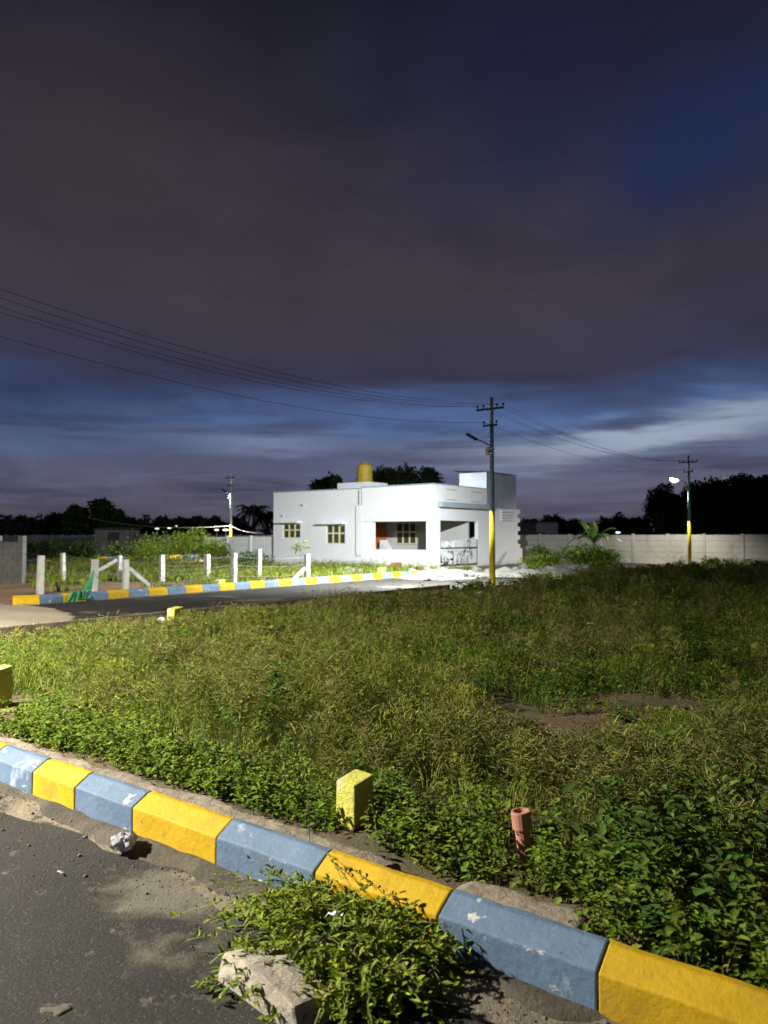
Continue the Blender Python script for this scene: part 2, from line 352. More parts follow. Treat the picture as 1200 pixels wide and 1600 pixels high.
sheet('sandy_patch', mat('faint_dust', (.14, .122, .09), .95, bump=.6, bscale=60, var=(.085, .075, .056), vscale=6), ((-3.4, -1.7), (.85, 2.0)), 0, 150, 120, patch_h)
def lot_h(U, V):
    return .09 + .09 * (fbm(U * .5, V * .5, 5) - .5) + .07 * (fbm(U * 2.1, V * 2.1, 6) - .5) + .10 * np.exp(-((U + 4.3) ** 2 + (V - 7.0) ** 2) / .8)
def lot_z(u, v):
    return float(lot_h(np.array([u]), np.array([v]))[0])
sheet('vacant_lot', M['soil'], ((-11.42, 40), (2.72, 44.6)), 0, 200, 180, lot_h)
sheet('fenced_plot_soil', M['redsoil'], ((-39.2, -17.32), (8.9, 44.6)), 0, 100, 120, lambda U, V: .05 + .06 * (fbm(U * .6, V * .6, 8) - .5))
def apron(U, V):
    return .01 + .05 * np.clip(1 - ((U + 18.5) / 5.5) ** 2 - ((V - 7.2) / 2.2) ** 2, 0, 1) * (.6 + .6 * fbm(U, V, 4)) - .03 * (((U + 18.5) / 5.5) ** 2 + ((V - 7.2) / 2.2) ** 2 > 1)
sheet('sand_apron', M['sand'], ((-26, -13), (4.6, 9.1)), 0, 60, 30, apron)
def strip_h(U, V):
    e = (V - 2.60) / .27
    return .172 + .03 * (fbm(U * 5, V * 5, 9) - .5) + .02 * (fbm(U * 23, V * 23, 10) - .5) - .13 * np.clip((e - .72 + .5 * (fbm(U * 3, U * .3, 12) - .5)) / .15, 0, 1) - .16 * (fbm(U * 1.1, U * .1 + 3, 33) > .70) - .2 * np.clip((U + 1.15) / .1, 0, 1)
sheet('concrete_strip', M['conc'], ((-11.4, 3.0), (2.598, 2.92)), 0, 420, 14, strip_h)
sheet('concrete_strip.001', M['conc'], ((-11.46, -11.30), (2.9, 43)), 0, 4, 200, lambda U, V: .10 + .03 * fbm(U * 4, V * 4, 14))

def kerb_mesh(length, prof=((0, 0), (0, .172), (.095, .228), (.128, .228), (.128, 0))):
    bm = bmesh.new(); ns = max(3, int(length / .1)); rows = []
    for i in range(ns + 1):
        x = length * i / ns
        rows.append([bm.verts.new((x, y + random.uniform(-.0025, .0025), z + (random.uniform(-.003, .003) if z else 0))) for y, z in prof])
    n = len(prof)
    for i in range(ns):
        for j in range(n): bm.faces.new((rows[i][j], rows[i + 1][j], rows[i + 1][(j + 1) % n], rows[i][(j + 1) % n]))
    bm.faces.new(rows[0][::-1]); bm.faces.new(rows[-1]); bmesh.ops.recalc_face_normals(bm, faces=bm.faces)
    ed = [e for e in bm.edges if len(e.link_faces) == 2 and e.calc_face_angle(0) > .45 and (e.verts[0].co.z + e.verts[1].co.z) > .1]
    bmesh.ops.bevel(bm, geom=ed, offset=.007, segments=2, affect='EDGES', profile=.5)
    me = bpy.data.meshes.new('kerb_block'); bm.to_mesh(me); bm.free(); return me
def kerb_block(u, v, length, rz, colour, label, group):
    o = link('kerb_block', kerb_mesh(length), None, M['kyel' if colour == 'yellow' else 'kblu'])
    o.location = P(u, v, -.004); o.rotation_euler = (0, 0, ROT + rz); return tag(o, label, 'kerb block', group)
near_joints = [-8.0, -7.4, -6.85, -6.25, -5.65, -5.05, -4.53, -4.07, -3.52, -2.86, -2.235, -1.61, -.985, -.36, .25, .85, 1.45]
near_labels = {
    -5.05: 'pale blue kerb block at the left edge of the near roadside', -4.53: 'short yellow kerb block, leftmost yellow one beside the near road',
    -4.07: 'clean pale blue kerb block just left of the crumpled plastic bag', -3.52: 'yellow kerb block between two blue ones, right beside the crumpled plastic bag',
    -2.86: 'blue kerb block left of the weed heap, scuffed black on its slope', -2.235: 'yellow kerb block half hidden behind the weed heap',
    -1.61: 'darker blue kerb block right of the weed heap with chipped white top edge', -.985: 'yellow kerb block in the lower right corner of the near roadside'}
for i in range(len(near_joints) - 1):
    u0, u1 = near_joints[i], near_joints[i + 1]; colr = 'yellow' if (i % 2 == 0) else 'blue'

    kerb_block(u0 + .003, KV, u1 - u0 - .006, 0, colr, near_labels.get(u0, colr + ' kerb block of the near roadside beyond the picture edge'), 'painted kerb blocks of the near roadside')
ORD = ['first', 'second', 'third', 'fourth', 'fifth', 'sixth', 'seventh', 'eighth', 'ninth', 'tenth', 'eleventh', 'twelfth', 'thirteenth', 'fourteenth', 'fifteenth']
cnt = {'yellow': 0, 'blue': 0}; v0 = 9.44
for i in range(27):
    colr = 'yellow' if i % 2 == 1 else 'blue'; v = v0 + .6 * i; cnt[colr] += 1
    kerb_block(-17.1, v + .003, .594, R(90), colr, f'{ORD[cnt[colr] - 1]} {colr} kerb block from the left along the fenced plot across the road', 'painted kerb blocks along the fenced plot')
# rounded start of that row
kerb_block(-17.32, 8.93, .56, R(66), 'yellow', 'yellow kerb block turned at the sandy corner where the far kerb row starts', 'painted kerb blocks along the fenced plot')
for i in range(12):
    colr = 'yellow' if i % 2 == 0 else 'blue'
    kerb_block(-17.1, 35.0 + .6 * i + .003, .594, R(90), colr, colr + ' kerb block beyond the house at the end of the side road, dusty', 'dusty kerb blocks beyond the house')
# the kerb on our side of the side road, seen from behind
for i in range(17):
    colr = 'yellow' if i % 2 == 0 else 'blue'
    o = kerb_block(-11.72, 3.2 + .9 * i + .894, .894, R(-90), colr, 'bare grey back of a kerb block between weeds and the side road', 'kerb blocks seen from behind')
    o.data.materials[0] = M['conc']
for i in range(14):
    colr = 'yellow' if i % 2 == 0 else 'blue'; v = 22 + 1.5 * i
    kerb_block(-45, v + .003, 1.494, R(90), colr, colr + ' kerb block of the farther side road behind the fence posts', 'kerb blocks of the farther side road')

# ------------------------------------------------------------------ boundary markers, pipe, litter, stones
def marker_stone(px, py, label, h=.36, w=.16, z=None, uv=None, lean=(0, 0), turn=0.0):
    u, v = uv if uv else ground(px, py, .09)
    mb = MB(); mb.add([(-w/2, -w/2, -.1), (w/2, -w/2, -.1), (w/2, w/2, -.1), (-w/2, w/2, -.1), (-w*.47, -w*.47, h-.03), (w*.47, -w*.47, h-.03), (w*.47, w*.47, h), (-w*.47, w*.47, h)],
                      [(3, 2, 1, 0), (4, 5, 6, 7), (0, 1, 5, 4), (1, 2, 6, 5), (2, 3, 7, 6), (3, 0, 4, 7)])
    o = mb.build('boundary_marker', M['marker'], bevel=.008); o.location = P(u, v, lot_z(u, v) if z is None else z)
    o.rotation_euler = (lean[0], lean[1], ROT + turn); return tag(o, label, 'marker', 'yellow plot boundary markers')
marker_stone(545, 1297, 'yellow painted marker stone standing behind the near kerb, beside a concrete strip', uv=(-2.54, 3.12), h=.285, w=.145, z=.08, turn=R(-8))
marker_stone(3, 1100, 'yellow marker stone cut by the left edge of the photo', h=.36)
marker_stone(275, 976, 'yellow marker stone at the side road, next to a small white stone', h=.33, w=.2)
marker_stone(1178, 1030, 'small yellow marker stone far right, its top just out of dark weeds', h=.21, w=.10)
marker_stone(343, 917, 'yellow marker stone standing behind the far kerb under a fence post', h=.3, w=.26, z=.02)
marker_stone(596, 899, 'yellow marker stone behind the far kerb before the porch wall', h=.36, w=.26, z=.02)
u, v = ground(254, 977, .09)
def rock(name, r, seed, m, flat=.7, sub=2):
    bm = bmesh.new(); bmesh.ops.create_icosphere(bm, subdivisions=sub, radius=r)
    for q in bm.verts:
        d = mnoise.noise(q.co * (1.6 / r) + Vector((seed, seed * 2, 0))); q.co *= 1 + .35 * d; q.co.z *= flat
    me = bpy.data.meshes.new(name); bm.to_mesh(me); bm.free(); return link(name, me, None, m)
o = rock('stone', .075, 3, M['paper'], 1.0); o.location = P(u, v, .16); tag(o, 'small white stone beside the yellow marker at the side road', 'stone')
# pipe stub
u, v = ground(820, 1346, .06); z0 = lot_z(u, v)
t = thing('pipe_stub', 'terracotta plastic pipe stub with a collar, standing in the weeds', 'pipe', u, v, z0 - .04); t.rotation_euler = (R(3), R(-5), ROT)
MB().lathe([(.036, -.1), (.036, .24), (.032, .24), (.032, .05)], 18).build('pipe', M['pipe'], t, smooth=False)
MB().lathe([(.0365, .185), (.045, .187), (.0465, .193), (.0465, .262), (.045, .268), (.035, .269), (.034, .25)], 18).build('collar', M['pipe'], t)
# broken concrete block in the road, crumpled bag, scraps, dry stalk
mb = MB(); mb.add([(-.21, -.13, 0), (.23, -.12, 0), (.24, .12, 0), (-.20, .14, 0), (-.23, -.07, .14), (.19, -.125, .17), (.215, .09, .16), (-.13, .12, .15), (-.05, -.13, .19), (.04, .12, .185)],
        [(3, 2, 1, 0), (0, 1, 5, 8, 4), (1, 2, 6, 5), (2, 3, 7, 9, 6), (3, 0, 4, 7), (4, 8, 9, 7), (8, 5, 6, 9)])
mb.v = [(x * .98, y * .80, z * .62) for x, y, z in mb.v]; o = mb.build('broken_block', M['stone'], bevel=.010)
bm = bmesh.new(); bm.from_mesh(o.data); bmesh.ops.triangulate(bm, faces=bm.faces); bmesh.ops.subdivide_edges(bm, edges=bm.edges, cuts=3, use_grid_fill=True)
for q in bm.verts: q.co += Vector((1, 1, 1)) * .012 * mnoise.noise(q.co * 9) + .006 * mnoise.noise_vector(q.co * 25)
bm.to_mesh(o.data); bm.free()
u, v = ground(436, 1545, .0); o.location = P(u, v, .0); o.rotation_euler = (R(-4), R(5), R(-40)); tag(o, 'pale broken concrete block lying on the asphalt against the weed heap', 'block')
bm = bmesh.new(); bmesh.ops.create_icosphere(bm, subdivisions=4, radius=.06)
for q in bm.verts:
    q.co *= 1 + .5 * mnoise.noise(q.co * 30) + .25 * mnoise.noise(q.co * 70); q.co.z = max(q.co.z * .75, -.03)
me = bpy.data.meshes.new('plastic_bag'); bm.to_mesh(me); bm.free(); o = link('plastic_bag', me, None, M['bag']); u, v = ground(200, 1318, .03)
o.location = P(u, v, .06); tag(o, 'crumpled clear plastic bag lying on dust beside the near kerb', 'bag')
def scrap(px, py, z, s, label):
    bm = bmesh.new(); bmesh.ops.create_grid(bm, x_segments=5, y_segments=5, size=s)
    for q in bm.verts: q.co.z = s * .8 * mnoise.noise(q.co * (1.2 / s) + Vector((px, 0, 0)))
    g = bmesh.ops.extrude_face_region(bm, geom=list(bm.faces)); [setattr(q.co, 'z', q.co.z + .002) for q in g['geom'] if isinstance(q, bmesh.types.BMVert)]
    me = bpy.data.meshes.new('paper_scrap'); bm.to_mesh(me); bm.free(); o = link('paper_scrap', me, None, M['paper']); o.location = P(*ground(px, py, z), z)
    o.rotation_euler = (.5, .4, px); return tag(o, label, 'litter')
scrap(524, 1420, .27, .022, 'small white paper scrap caught on top of the weed heap')
scrap(102, 1356, .012, .014, 'tiny white scrap lying on bare asphalt left of the kerb')
scrap(1077, 1165, .30, .045, 'pale scrap of paper lodged in weeds far right of the pipe')
scrap(745, 930, .3, .12, 'white scrap lying in dark weeds below the main electric pole')
u, v = ground(482, 1385, 0)
o = MB().tube([P(u, v, 0), P(u + .004, v + .01, .2), P(u - .004, v + .005, .45)], [.003, .0024, .0012], 5).build('dry_stalk', M['bark']); tag(o, 'thin dry upright stalk standing before the scuffed blue kerb block', 'stalk')

# loose grit along the edge of the road
n = 2600; u = RNG.uniform(-7, 1.5, n); v = KV - .02 - np.abs(RNG.normal(0, .26, n)); sz_ = RNG.uniform(.002, .006, n) * np.where(RNG.random(n) < .05, 2.2, 1)
z = np.maximum(verge_h(u, v), 0) + sz_ * .3; octa = np.array([[1, 0, 0], [0, 1, 0], [-1, 0, 0], [0, -1, 0], [0, 0, .8], [0, 0, -.8]], float)
V = np.stack([u * UX[0] + v * VX[0], u * UX[1] + v * VX[1], z], 1)[:, None, :] + octa[None] * sz_[:, None, None] * RNG.uniform(.6, 1.4, (n, 6, 1))
Q = (np.arange(n)[:, None, None] * 6 + np.array([[0, 1, 4], [1, 2, 4], [2, 3, 4], [3, 0, 4], [1, 0, 5], [2, 1, 5], [3, 2, 5], [0, 3, 5]])[None]).reshape(-1, 3)
o = npmesh('gravel', V.reshape(-1, 3), Q, mat('grit', (.16, .14, .11), .95, var=(.08, .07, .058), vscale=30)); tag(o, 'loose grit and pebbles along the edge of the road', 'gravel', kind='stuff')

# ------------------------------------------------------------------ utility poles
POLE_H = 5.75
def pole(u, v, label, lit='back', spot_w=0.0, tilt=28, base=.05, aim=None, POLE_H=5.75, rz=0.0, reach=0.0, cone=150, blend=.55, lc=(1.0, .95, .84)):
    t = thing('utility_pole', label, 'pole', u, v, base, rz=rz, group='electric poles with street lamps')
    H0 = POLE_H - 5.75
    rr = lambda z: .10 - .052 * z / POLE_H
    b1 = 2.3; b2 = 4.9 + H0
    MB().tube([(0, 0, -.3), (0, 0, b1)], [rr(0), rr(b1)], 14).build('pole_base', M['poleyel'], t, smooth=True)
    MB().tube([(0, 0, b1 + .002), (0, 0, b2)], [rr(b1), rr(b2)], 14).build('pole_shaft', M['poleblu'], t, smooth=True)
    MB().tube([(0, 0, b2 + .002), (0, 0, POLE_H)], [rr(b2), rr(POLE_H)], 14).build('pole_top', M['polecon'], t, smooth=True)
    for z, w in ((5.38 + H0, .46), (4.88 + H0, .24)):
        ca = MB().box(-w, w, -.13, -.075, z - .03, z + .03).build('cross_arm', M['metal'], t, bevel=.004)
        xs = (-w * .96, -w * .5, w * .5, w * .96) if w > .3 else (-w * .9, w * .9)
        for x in xs: MB().lathe([(.012, z + .031), (.012, z + .07), (.035, z + .075), (.03, z + .10), (.036, z + .105), (.028, z + .14), (.01, z + .15)], 10, (x, -.10, 0)).build('insulator', M['ceramic'], ca, smooth=True)
    MB().box(-.17, -.062, -.09, .09, 3.98, 4.24).build('junction_box', M['box'], t, bevel=.012)
    MB().tube([(0, 0, 4.02), (.0, 0, 4.06)], .086, 14).build('clamp_band', M['box'], t); MB().tube([(0, 0, 4.16), (.0, 0, 4.20)], .084, 14).build('clamp_band', M['box'], t)
    # lamp arm out over the road (towards -u)
    ez = 4.62; LX = -.55 - reach; LZ = 4.52 + 1.3 * H0
    arm = [(-.05, 0, LZ - .24 - .1 * reach), (-.32 - reach * .5, 0, LZ - .10), (LX, 0, LZ)]
    la = MB().tube(arm, .02, 8).build('lamp_arm', M['metal'], t, smooth=True)
    th = R(tilt); rot = Matrix.Translation((LX, 0, LZ)) @ Matrix.Rotation(th, 4, 'Y')
    # local -x is the lamp's length; +tilt about Y lifts the outer end
    hd = MB(); hd.box(-.36, .02, -.065, .065, -.012, .035, rot); hd.build('lamp_head', M['metal'], la, bevel=.008)
    c_ = rot @ Vector((-.19, 0, -.02))
    if lit:
        ln = MB()
        if lit == 'dome':
            prof = [(.012 + .21 * math.cos(a), -.17 * math.sin(a)) for a in [0, .3, .6, .9, 1.2, 1.5]]
            tmp = MB().lathe(prof, 16, (-.19, 0, -.014)); ln.add([rot @ Vector((q[0], q[1] * .7, q[2])) for q in tmp.v], tmp.f)
        else:
            ln.box(-.33, -.02, -.05, .05, -.018, -.0125, rot); rm = MB()
            for q in ((-.36, -.335, -.065, .065), (-.015, .02, -.065, .065), (-.335, -.015, -.065, -.053), (-.335, -.015, .053, .065)): rm.box(*q, -.045, -.0122, rot)
            rm.build('lamp_rim', M['metal'], la)
        ln.build('lamp_lens', M['lens_on'], la, smooth=(lit == 'dome'))
        if spot_w:
            ld = bpy.data.lights.new('street_light', 'SPOT'); ld.energy = spot_w; ld.spot_size = R(cone); ld.spot_blend = blend; ld.shadow_soft_size = .22 if reach else .06
            ld.color = lc; lo = bpy.data.objects.new('street_light', ld); COL.objects.link(lo); lo.parent = t
            lo.location = rot @ Vector((-.19, 0, -.20 if lit == 'dome' else -.06)); n = (rot.to_3x3() @ Vector((0, 0, -1))) if aim is None else Vector(aim)
            lo.rotation_euler = n.to_track_quat('-Z', 'Y').to_euler()
    return t
MAINP = (-11.35, *on_u(769, -11.35)[:1]); RIGHTP = (-11.4, on_u(1077, -11.4)[0]); PREVP = (-10.6, -4.8); LEFTP = (-38.8, 34.6)
pole(*MAINP, 'blue and yellow electric pole standing in front of the white house', 'flat', 3700, tilt=30, aim=(-.78, .16, -.56), cone=158, blend=1.0, lc=(.93, .98, 1.0))
pole(*RIGHTP, 'electric pole with a glowing street lamp on the right before dark trees', 'dome', 330, tilt=14)
pole(*PREVP, 'electric pole with a street lamp beyond the left edge of the photo', 'flat', 9000, tilt=6, POLE_H=7.2, rz=R(-90), reach=.9, aim=(0, -.16, -1), cone=177, blend=.92)
pole(*LEFTP, 'distant electric pole with yellow foot left of the white house', 'flat', 2000, tilt=25, aim=(.1, .1, -1), cone=165, blend=.6)

def cable(name, a, b, sag, label, m='cable', r=.0046, group=None, n=24):
    pts = [Vector(a).lerp(Vector(b), i / n) - Vector((0, 0, sag * 4 * (i / n) * (1 - i / n))) for i in range(n + 1)]
    return tag(MB().tube(pts, r, 5).build(name, M[m], smooth=True), label, 'cable', group)
def arm_pt(p, x, z): return P(p[0] + x, p[1] - .10, z + .05)
for k, (x, z) in enumerate(((-.44, 5.50), (-.23, 5.50), (.23, 5.50), (.44, 5.50), (-.216, 5.0))):
    cable('power_cable', arm_pt(MAINP, x, z), arm_pt(PREVP, x, z + .9), 1.12 + .05 * ((k * 7) % 4), 'thin power cable sagging from the main pole out to the upper left', group='cables from the main pole to the left')
    cable('power_cable', arm_pt(MAINP, x, z), arm_pt(RIGHTP, x, z), .48 + .05 * ((k * 5) % 4), 'thin power cable sagging from the main pole towards the lit pole', r=.0045, group='cables from the main pole to the lit pole')
lp = P(*LEFTP, 0)
cable('service_cable', lp + Vector((0, 0, 2.25)), P(-31.2, 30.1, 1.75), .15, 'pale service cable running from the distant pole to the house', 'palecable', .018)
cable('service_cable', lp + Vector((0, 0, 2.25)), P(-58, 36, 3.1), .4, 'pale service cable running left from the distant pole', 'palecable', .018)

# ------------------------------------------------------------------ house: a along the front (u), b along the side (v)
HU, HV, HL, HD = -30.5, 30.3, 10.7, 8.35
house = thing('house', 'white flat roofed single storey house with an open porch', 'house', HU, HV, 0)
fa = lambda px: on_v(px, HV)[0] - HU                       # photo column on the front wall
fz = lambda px, py: hgt(py, on_v(px, HV)[1])
sb = lambda px: on_u(px, HU + HL)[0] - HV
sz = lambda px, py: hgt(py, on_u(px, HU + HL)[1])
TOP = 4.02; T = .2
w1 = (fa(442), fa(469), fz(455, 841), fz(455, 818)); w2 = (fa(510), fa(539), fz(525, 850), fz(525, 820))
po = (fa(583), fa(666), fz(640, 859), fz(640, 815)); pst = fa(567)
mb = MB()
def wall_with_holes(mb, a0, a1, z0, z1, holes, y0, y1):
    xs = a0
    for (h0, h1, hz0, hz1) in sorted(holes):
        mb.box(xs, h0, y0, y1, z0, z1); mb.box(h0, h1, y0, y1, z0, hz0); mb.box(h0, h1, y0, y1, hz1, z1); xs = h1
    mb.box(xs, a1, y0, y1, z0, z1)
PT = 5.0 - .1                                              # b where the white parapet of the side ends
wall_with_holes(mb, 0, pst, -.2, TOP - .06, [w1, w2], 0, T)
wall_with_holes(mb, pst, HL - T, -.2, po[3] + .02, [po], 0, T)
mb.box(pst, HL - T, -.09, T, po[3] + .02, TOP - .02)        # the overhanging upper band
mb.box(0, T, T, HD, -.2, TOP - .06)
mb.box(T, HL - 2.0, HD - T, HD, -.2, TOP - .06)
g = (sb(688), sb(747), sz(720, 888) - .05, sz(720, 814))
g = (g[0], g[1], .12, g[3])
class XY:                                                   # side wall built in (b, z), thickness along a
    pass
def side(b0, b1, z0, z1): mb.box(HL - T, HL, b0, b1, z0, z1)
side(0, g[0], -.2, TOP); side(g[1], PT, -.2, TOP); side(g[0], g[1], -.2, g[2]); side(g[0], g[1], g[3], TOP)
side(PT, HD, -.2, 3.05)
# toothed end of the side wall, left for a later extension
for i in range(9):
    if i % 2 == 0: mb.box(HL - T, HL, HD, HD + .28, .9 + .24 * i, 1.14 + .24 * i)
mb.box(HL - T, HL, HD, HD + .55, -.2, 1.14 - .25)
mb.build('wall', M['wall'], house)
MB().box(T, HL - T, T, HD - T, 2.95, 3.08).build('roof_slab', M['inner'], house)
rb = MB(); rb.box(-.03, pst, -.03, T + .03, TOP - .06, TOP); rb.box(pst, HL + .03, -.12, T + .03, TOP - .018, TOP + .05); rb.box(HL - T - .03, HL + .03, T + .03, PT, TOP + .002, TOP + .05)
rb.build('parapet_coping', M['trim'], house)
# porch interior
fb = lambda px: on_v(px, HV + 3.19)[0] - HU
pl_ = fb(580) - .15
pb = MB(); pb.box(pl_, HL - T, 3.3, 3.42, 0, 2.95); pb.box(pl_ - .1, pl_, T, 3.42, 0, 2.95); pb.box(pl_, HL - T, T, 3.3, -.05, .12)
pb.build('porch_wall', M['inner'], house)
# step pier by the porch and pilaster
MB().box(fa(558), pst, -.10, -.002, .6, fz(562, 790)).build('pilaster', M['wall'], house)
MB().tube([(fa(563), -.06, fz(563, 790) + .002), (fa(563), -.06, TOP - .1)], .05, 10).build('drain_pipe', M['inner'], house)
def window(hole, ncol, y0, depth, shade=True):
    a0, a1, z0, z1 = hole; mb = MB(); f = .055
    mb.box(a0, a1, y0, y0 + .09, z0, z0 + f); mb.box(a0, a1, y0, y0 + .09, z1 - f, z1)
    w = (a1 - a0) / ncol; zm = z0 + (z1 - z0) * .56
    for i in range(ncol + 1):
        x = a0 + w * i; d = .04; x0_, x1_ = max(a0, x - d), min(a1, x + d); mb.box(x0_, x1_, y0 + .001, y0 + .088, z0 + f, z1 - f)
    for i in range(ncol): mb.box(a0 + w * i + .04, a0 + w * (i + 1) - .04, y0 + .003, y0 + .085, zm - .04, zm + .04)
    o = mb.build('window', M['cream'], house)
    MB().box(a0 + .01, a1 - .01, y0 + .05, y0 + .058, z0 + .01, z1 - .01).build('pane', M['glass'], o)
    if shade: MB().box(a0 - .35, a1 + .12, -.38, -.002, z1 + .03, z1 + .10).build('sunshade', M['wall'], house)
window(w1, 3, .03, .1); window(w2, 3, .03, .1)
window((fb(619), fb(650), 1.15, 2.3), 3, 3.19, .1, False)
d0 = fb(583)
dr = MB().box(d0, d0 + .85, 3.235, 3.297, .125, 2.3).build('door', M['door'], house, bevel=.006)
for k in (0, 1):
    for q in (0, 1): MB().box(d0 + .10 + .36 * k, d0 + .40 + .36 * k, 3.222, 3.2345, .3 + 1.0 * q, 1.1 + 1.0 * q).build('door_panel', M['door'], dr, bevel=.004)
# white slanting stair side inside the porch
st = MB(); 
sx0, sx1 = d0 + .9, d0 + 1.75
for i in range(6): st.box(sx0 + (sx1 - sx0) * i / 6, sx0 + (sx1 - sx0) * (i + 1) / 6, 2.6, 3.18, .125, .35 + .17 * (6 - i))
st.build('porch_steps', M['wall'], house)
# grey-blue sun band above the gate, faint grooves on the parapet
b0 = .12; bz = sz(700, 789)
MB().box(HL + .002, HL + .32, b0, sb(765), bz - .12, bz + .12).build('sunshade', M['trim'], house)
for (x0, x1, y) in ((696, 713, 765), (736, 752, 769), (696, 713, 781), (736, 752, 784)):
    zz = sz((x0 + x1) / 2, y); MB().box(HL + .002, HL + .03, sb(x0), sb(x1), zz - .025, zz + .025).build('parapet_moulding', M['inner'], house)
for (px, py) in ((474, 789), (443, 806)):
    MB().tube([(fa(px), -.10, fz(px, py)), (fa(px), -.002, fz(px, py))], .055, 10).build('spout', M['inner'], house)
for (x0, x1) in ((795, 801),):
    for py in (797, 804, 811): pass
# louvred ventilator near the back corner of the side wall
lv = MB()
for i in range(4): lv.box(HL + .002, HL + .14, sb(781), sb(799), 2.42 + .15 * i, 2.48 + .15 * i)
lv.build('louvre', M['wall'], house)
# roof shed of corrugated sheets
def corr(mb, p0, du, dv, nu, amp=.014):
    n = nu * 2; vs = []; dn = Vector(du).cross(Vector(dv)).normalized(); th = .004
    for j in (0, 1):
        for i in range(n + 1):
            q = Vector(p0) + Vector(du) * (i / n) + Vector(dv) * j + dn * (amp if i % 2 else -amp); vs += [q, q + dn * th]
    k = 2 * (n + 1); fs = []
    for i in range(n):
        a = 2 * i; fs += [(a, a + 2, k + a + 2, k + a), (a + 1, k + a + 1, k + a + 3, a + 3)]
    mb.add(vs, fs)
a0, a1_, b0_, b1_ = HL - 1.75, HL - .06, PT + .08, HD - .05
sh = MB(); corr(sh, (a1_, b0_, 3.06), (0, b1_ - b0_, 0), (0, 0, 1.86), 34); corr(sh, (a0, b0_, 3.09), (a1_ - a0 - .03, 0, 0), (0, 0, 1.84), 18); corr(sh, (a0, b1_, 3.09), (0, b0_ - b1_, 0), (0, 0, 1.84), 16); corr(sh, (a1_, b1_, 3.09), (a0 - a1_, 0, 0), (0, 0, 1.84), 9)
sh.build('shed_wall', M['zinc'], house)
sr = MB(); corr(sr, (a0 - .25, b0_ - .2, 5.06), (0, b1_ - b0_ + .3, 0), (a1_ - a0 + .35, 0, -.10), 18); sr.build('shed_roof', M['zinc'], house)
# gate: two leaves of white sheet with dark branch-like cut-outs
gt = MB(); y = HL - .05
gt_root = MB().box(y - .03, y + .03, g[0] + .02, g[0] + .07, .14, sz(720, 843)).box(y - .03, y + .03, g[1] - .07, g[1] - .02, .14, sz(720, 843)).box(y - .025, y + .025, g[0] + .07, g[1] - .07, .14, .2).box(y - .025, y + .025, g[0] + .07, g[1] - .07, .95, 1.03).build('gate_frame', M['gated'], house)
gw = g[1] - g[0]; gh = sz(720, 843)
MB().box(y - .012, y + .012, g[0] + gw * .36, g[0] + gw * .62, .21, gh - .02).build('gate_panel', M['gatew'], gt_root)
MB().box(y - .012, y + .012, g[0] + gw * .70, g[1] - .085, .21, gh + .02).build('gate_panel', M['gatew'], gt_root)
rr_ = random.Random(5)
def scrolls(ba, bb, za, zt, n, r, m, off):
    sc = MB()
    for k in range(n):
        bs = rr_.uniform(ba, bb); zs = rr_.uniform(za, zt); pts = []; ang = rr_.uniform(0, 6.28)
        for s_ in range(7):
            pts.append((y + off + .002 * (k % 5), min(max(bs, ba), bb), min(max(zs, za), zt))); bs += .10 * math.cos(ang); zs += .10 * math.sin(ang); ang += rr_.uniform(.1, .8)
        sc.tube(pts, [r, r, r * .9, r * .8, r * .6, r * .4, r * .2], 6)
    sc.build('gate_scroll', M[m], gt_root)
scrolls(g[0] + .10, g[0] + gw * .36, .22, gh - .08, 34, .034, 'gatew', 0)
scrolls(g[0] + gw * .36, g[0] + gw * .62, .22, .80, 8, .016, 'gated', .026)
scrolls(g[0] + gw * .70, g[0] + gw * .84, .22, gh - .05, 12, .018, 'gated', .026)
MB().box(y + .026, y + .05, g[0] + .04, g[0] + gw * .63, .88, .96).build('gate_rail', M['gatew'], gt_root)
# tank stand and tank on the roof
ftk = lambda px: on_v(px, HV + 1.9)[0] - HU
ta0, ta1 = ftk(540), ftk(588)
ts = MB().box(ta0, ta1, 1.2, 2.9, 3.10, 4.42).build('tank_stand', M['wall'], house)
tx = ftk(568); zt0 = 4.42; r_ = .42
pr = [(r_ * .97, 0), (r_, .04)]
for i in range(3): pr += [(r_, .1 + .26 * i), (r_ * 1.03, .14 + .26 * i), (r_ * 1.03, .18 + .26 * i), (r_, .22 + .26 * i)]
pr += [(r_, .86), (r_ * .96, .95), (r_ * .80, 1.02), (r_ * .44, 1.06), (.02, 1.065)]
tk = thing('water_tank', 'yellow plastic water tank standing on the roof of the white house', 'water tank', HU + tx, HV + 2.0, zt0)
MB().lathe(pr, 24).build('tank_body', M['tank'], tk, smooth=False); MB().lathe([(.17, 1.062), (.18, 1.07), (.18, 1.10), (.15, 1.12)], 20).build('tank_lid', M['tank'], tk)

# ------------------------------------------------------------------ compound walls of precast panels
def precast_wall(name, label, p0, p1, h=1.68, bay=2.0, m='precast', rows=5):
    (u0, v0), (u1, v1) = p0, p1; d = Vector((u1 - u0, v1 - v0)); ln = d.length; n = max(1, round(ln / bay)); ang = math.atan2(d.y, d.x)
    t = thing(name, label, 'wall', u0, v0, 0, ang); w = ln / n
    mp = MB(); mq = MB()
    for i in range(n + 1): mq.box(w * i - .07, w * i + .07, -.07, .07, -.2, h + .05)
    for i in range(n):
        dh = random.uniform(-.02, .02)
        for r in range(rows): mp.box(w * i + .072, w * (i + 1) - .072, -.025 + random.uniform(-.006, .006), .025, h / rows * r - .1 * (r == 0), h / rows * (r + 1) - .012 + (dh if r == rows - 1 else 0))
    a = mp.build('panel', M[m], t); b = mq.build('wall_post', M[m], t)
    if n > 1: tag(b, kind='stuff'); tag(a, kind='stuff')
    return t
precast_wall('compound_wall', 'pale precast concrete boundary wall of panels running behind the house', (-95, 45), (60, 45), 1.66)
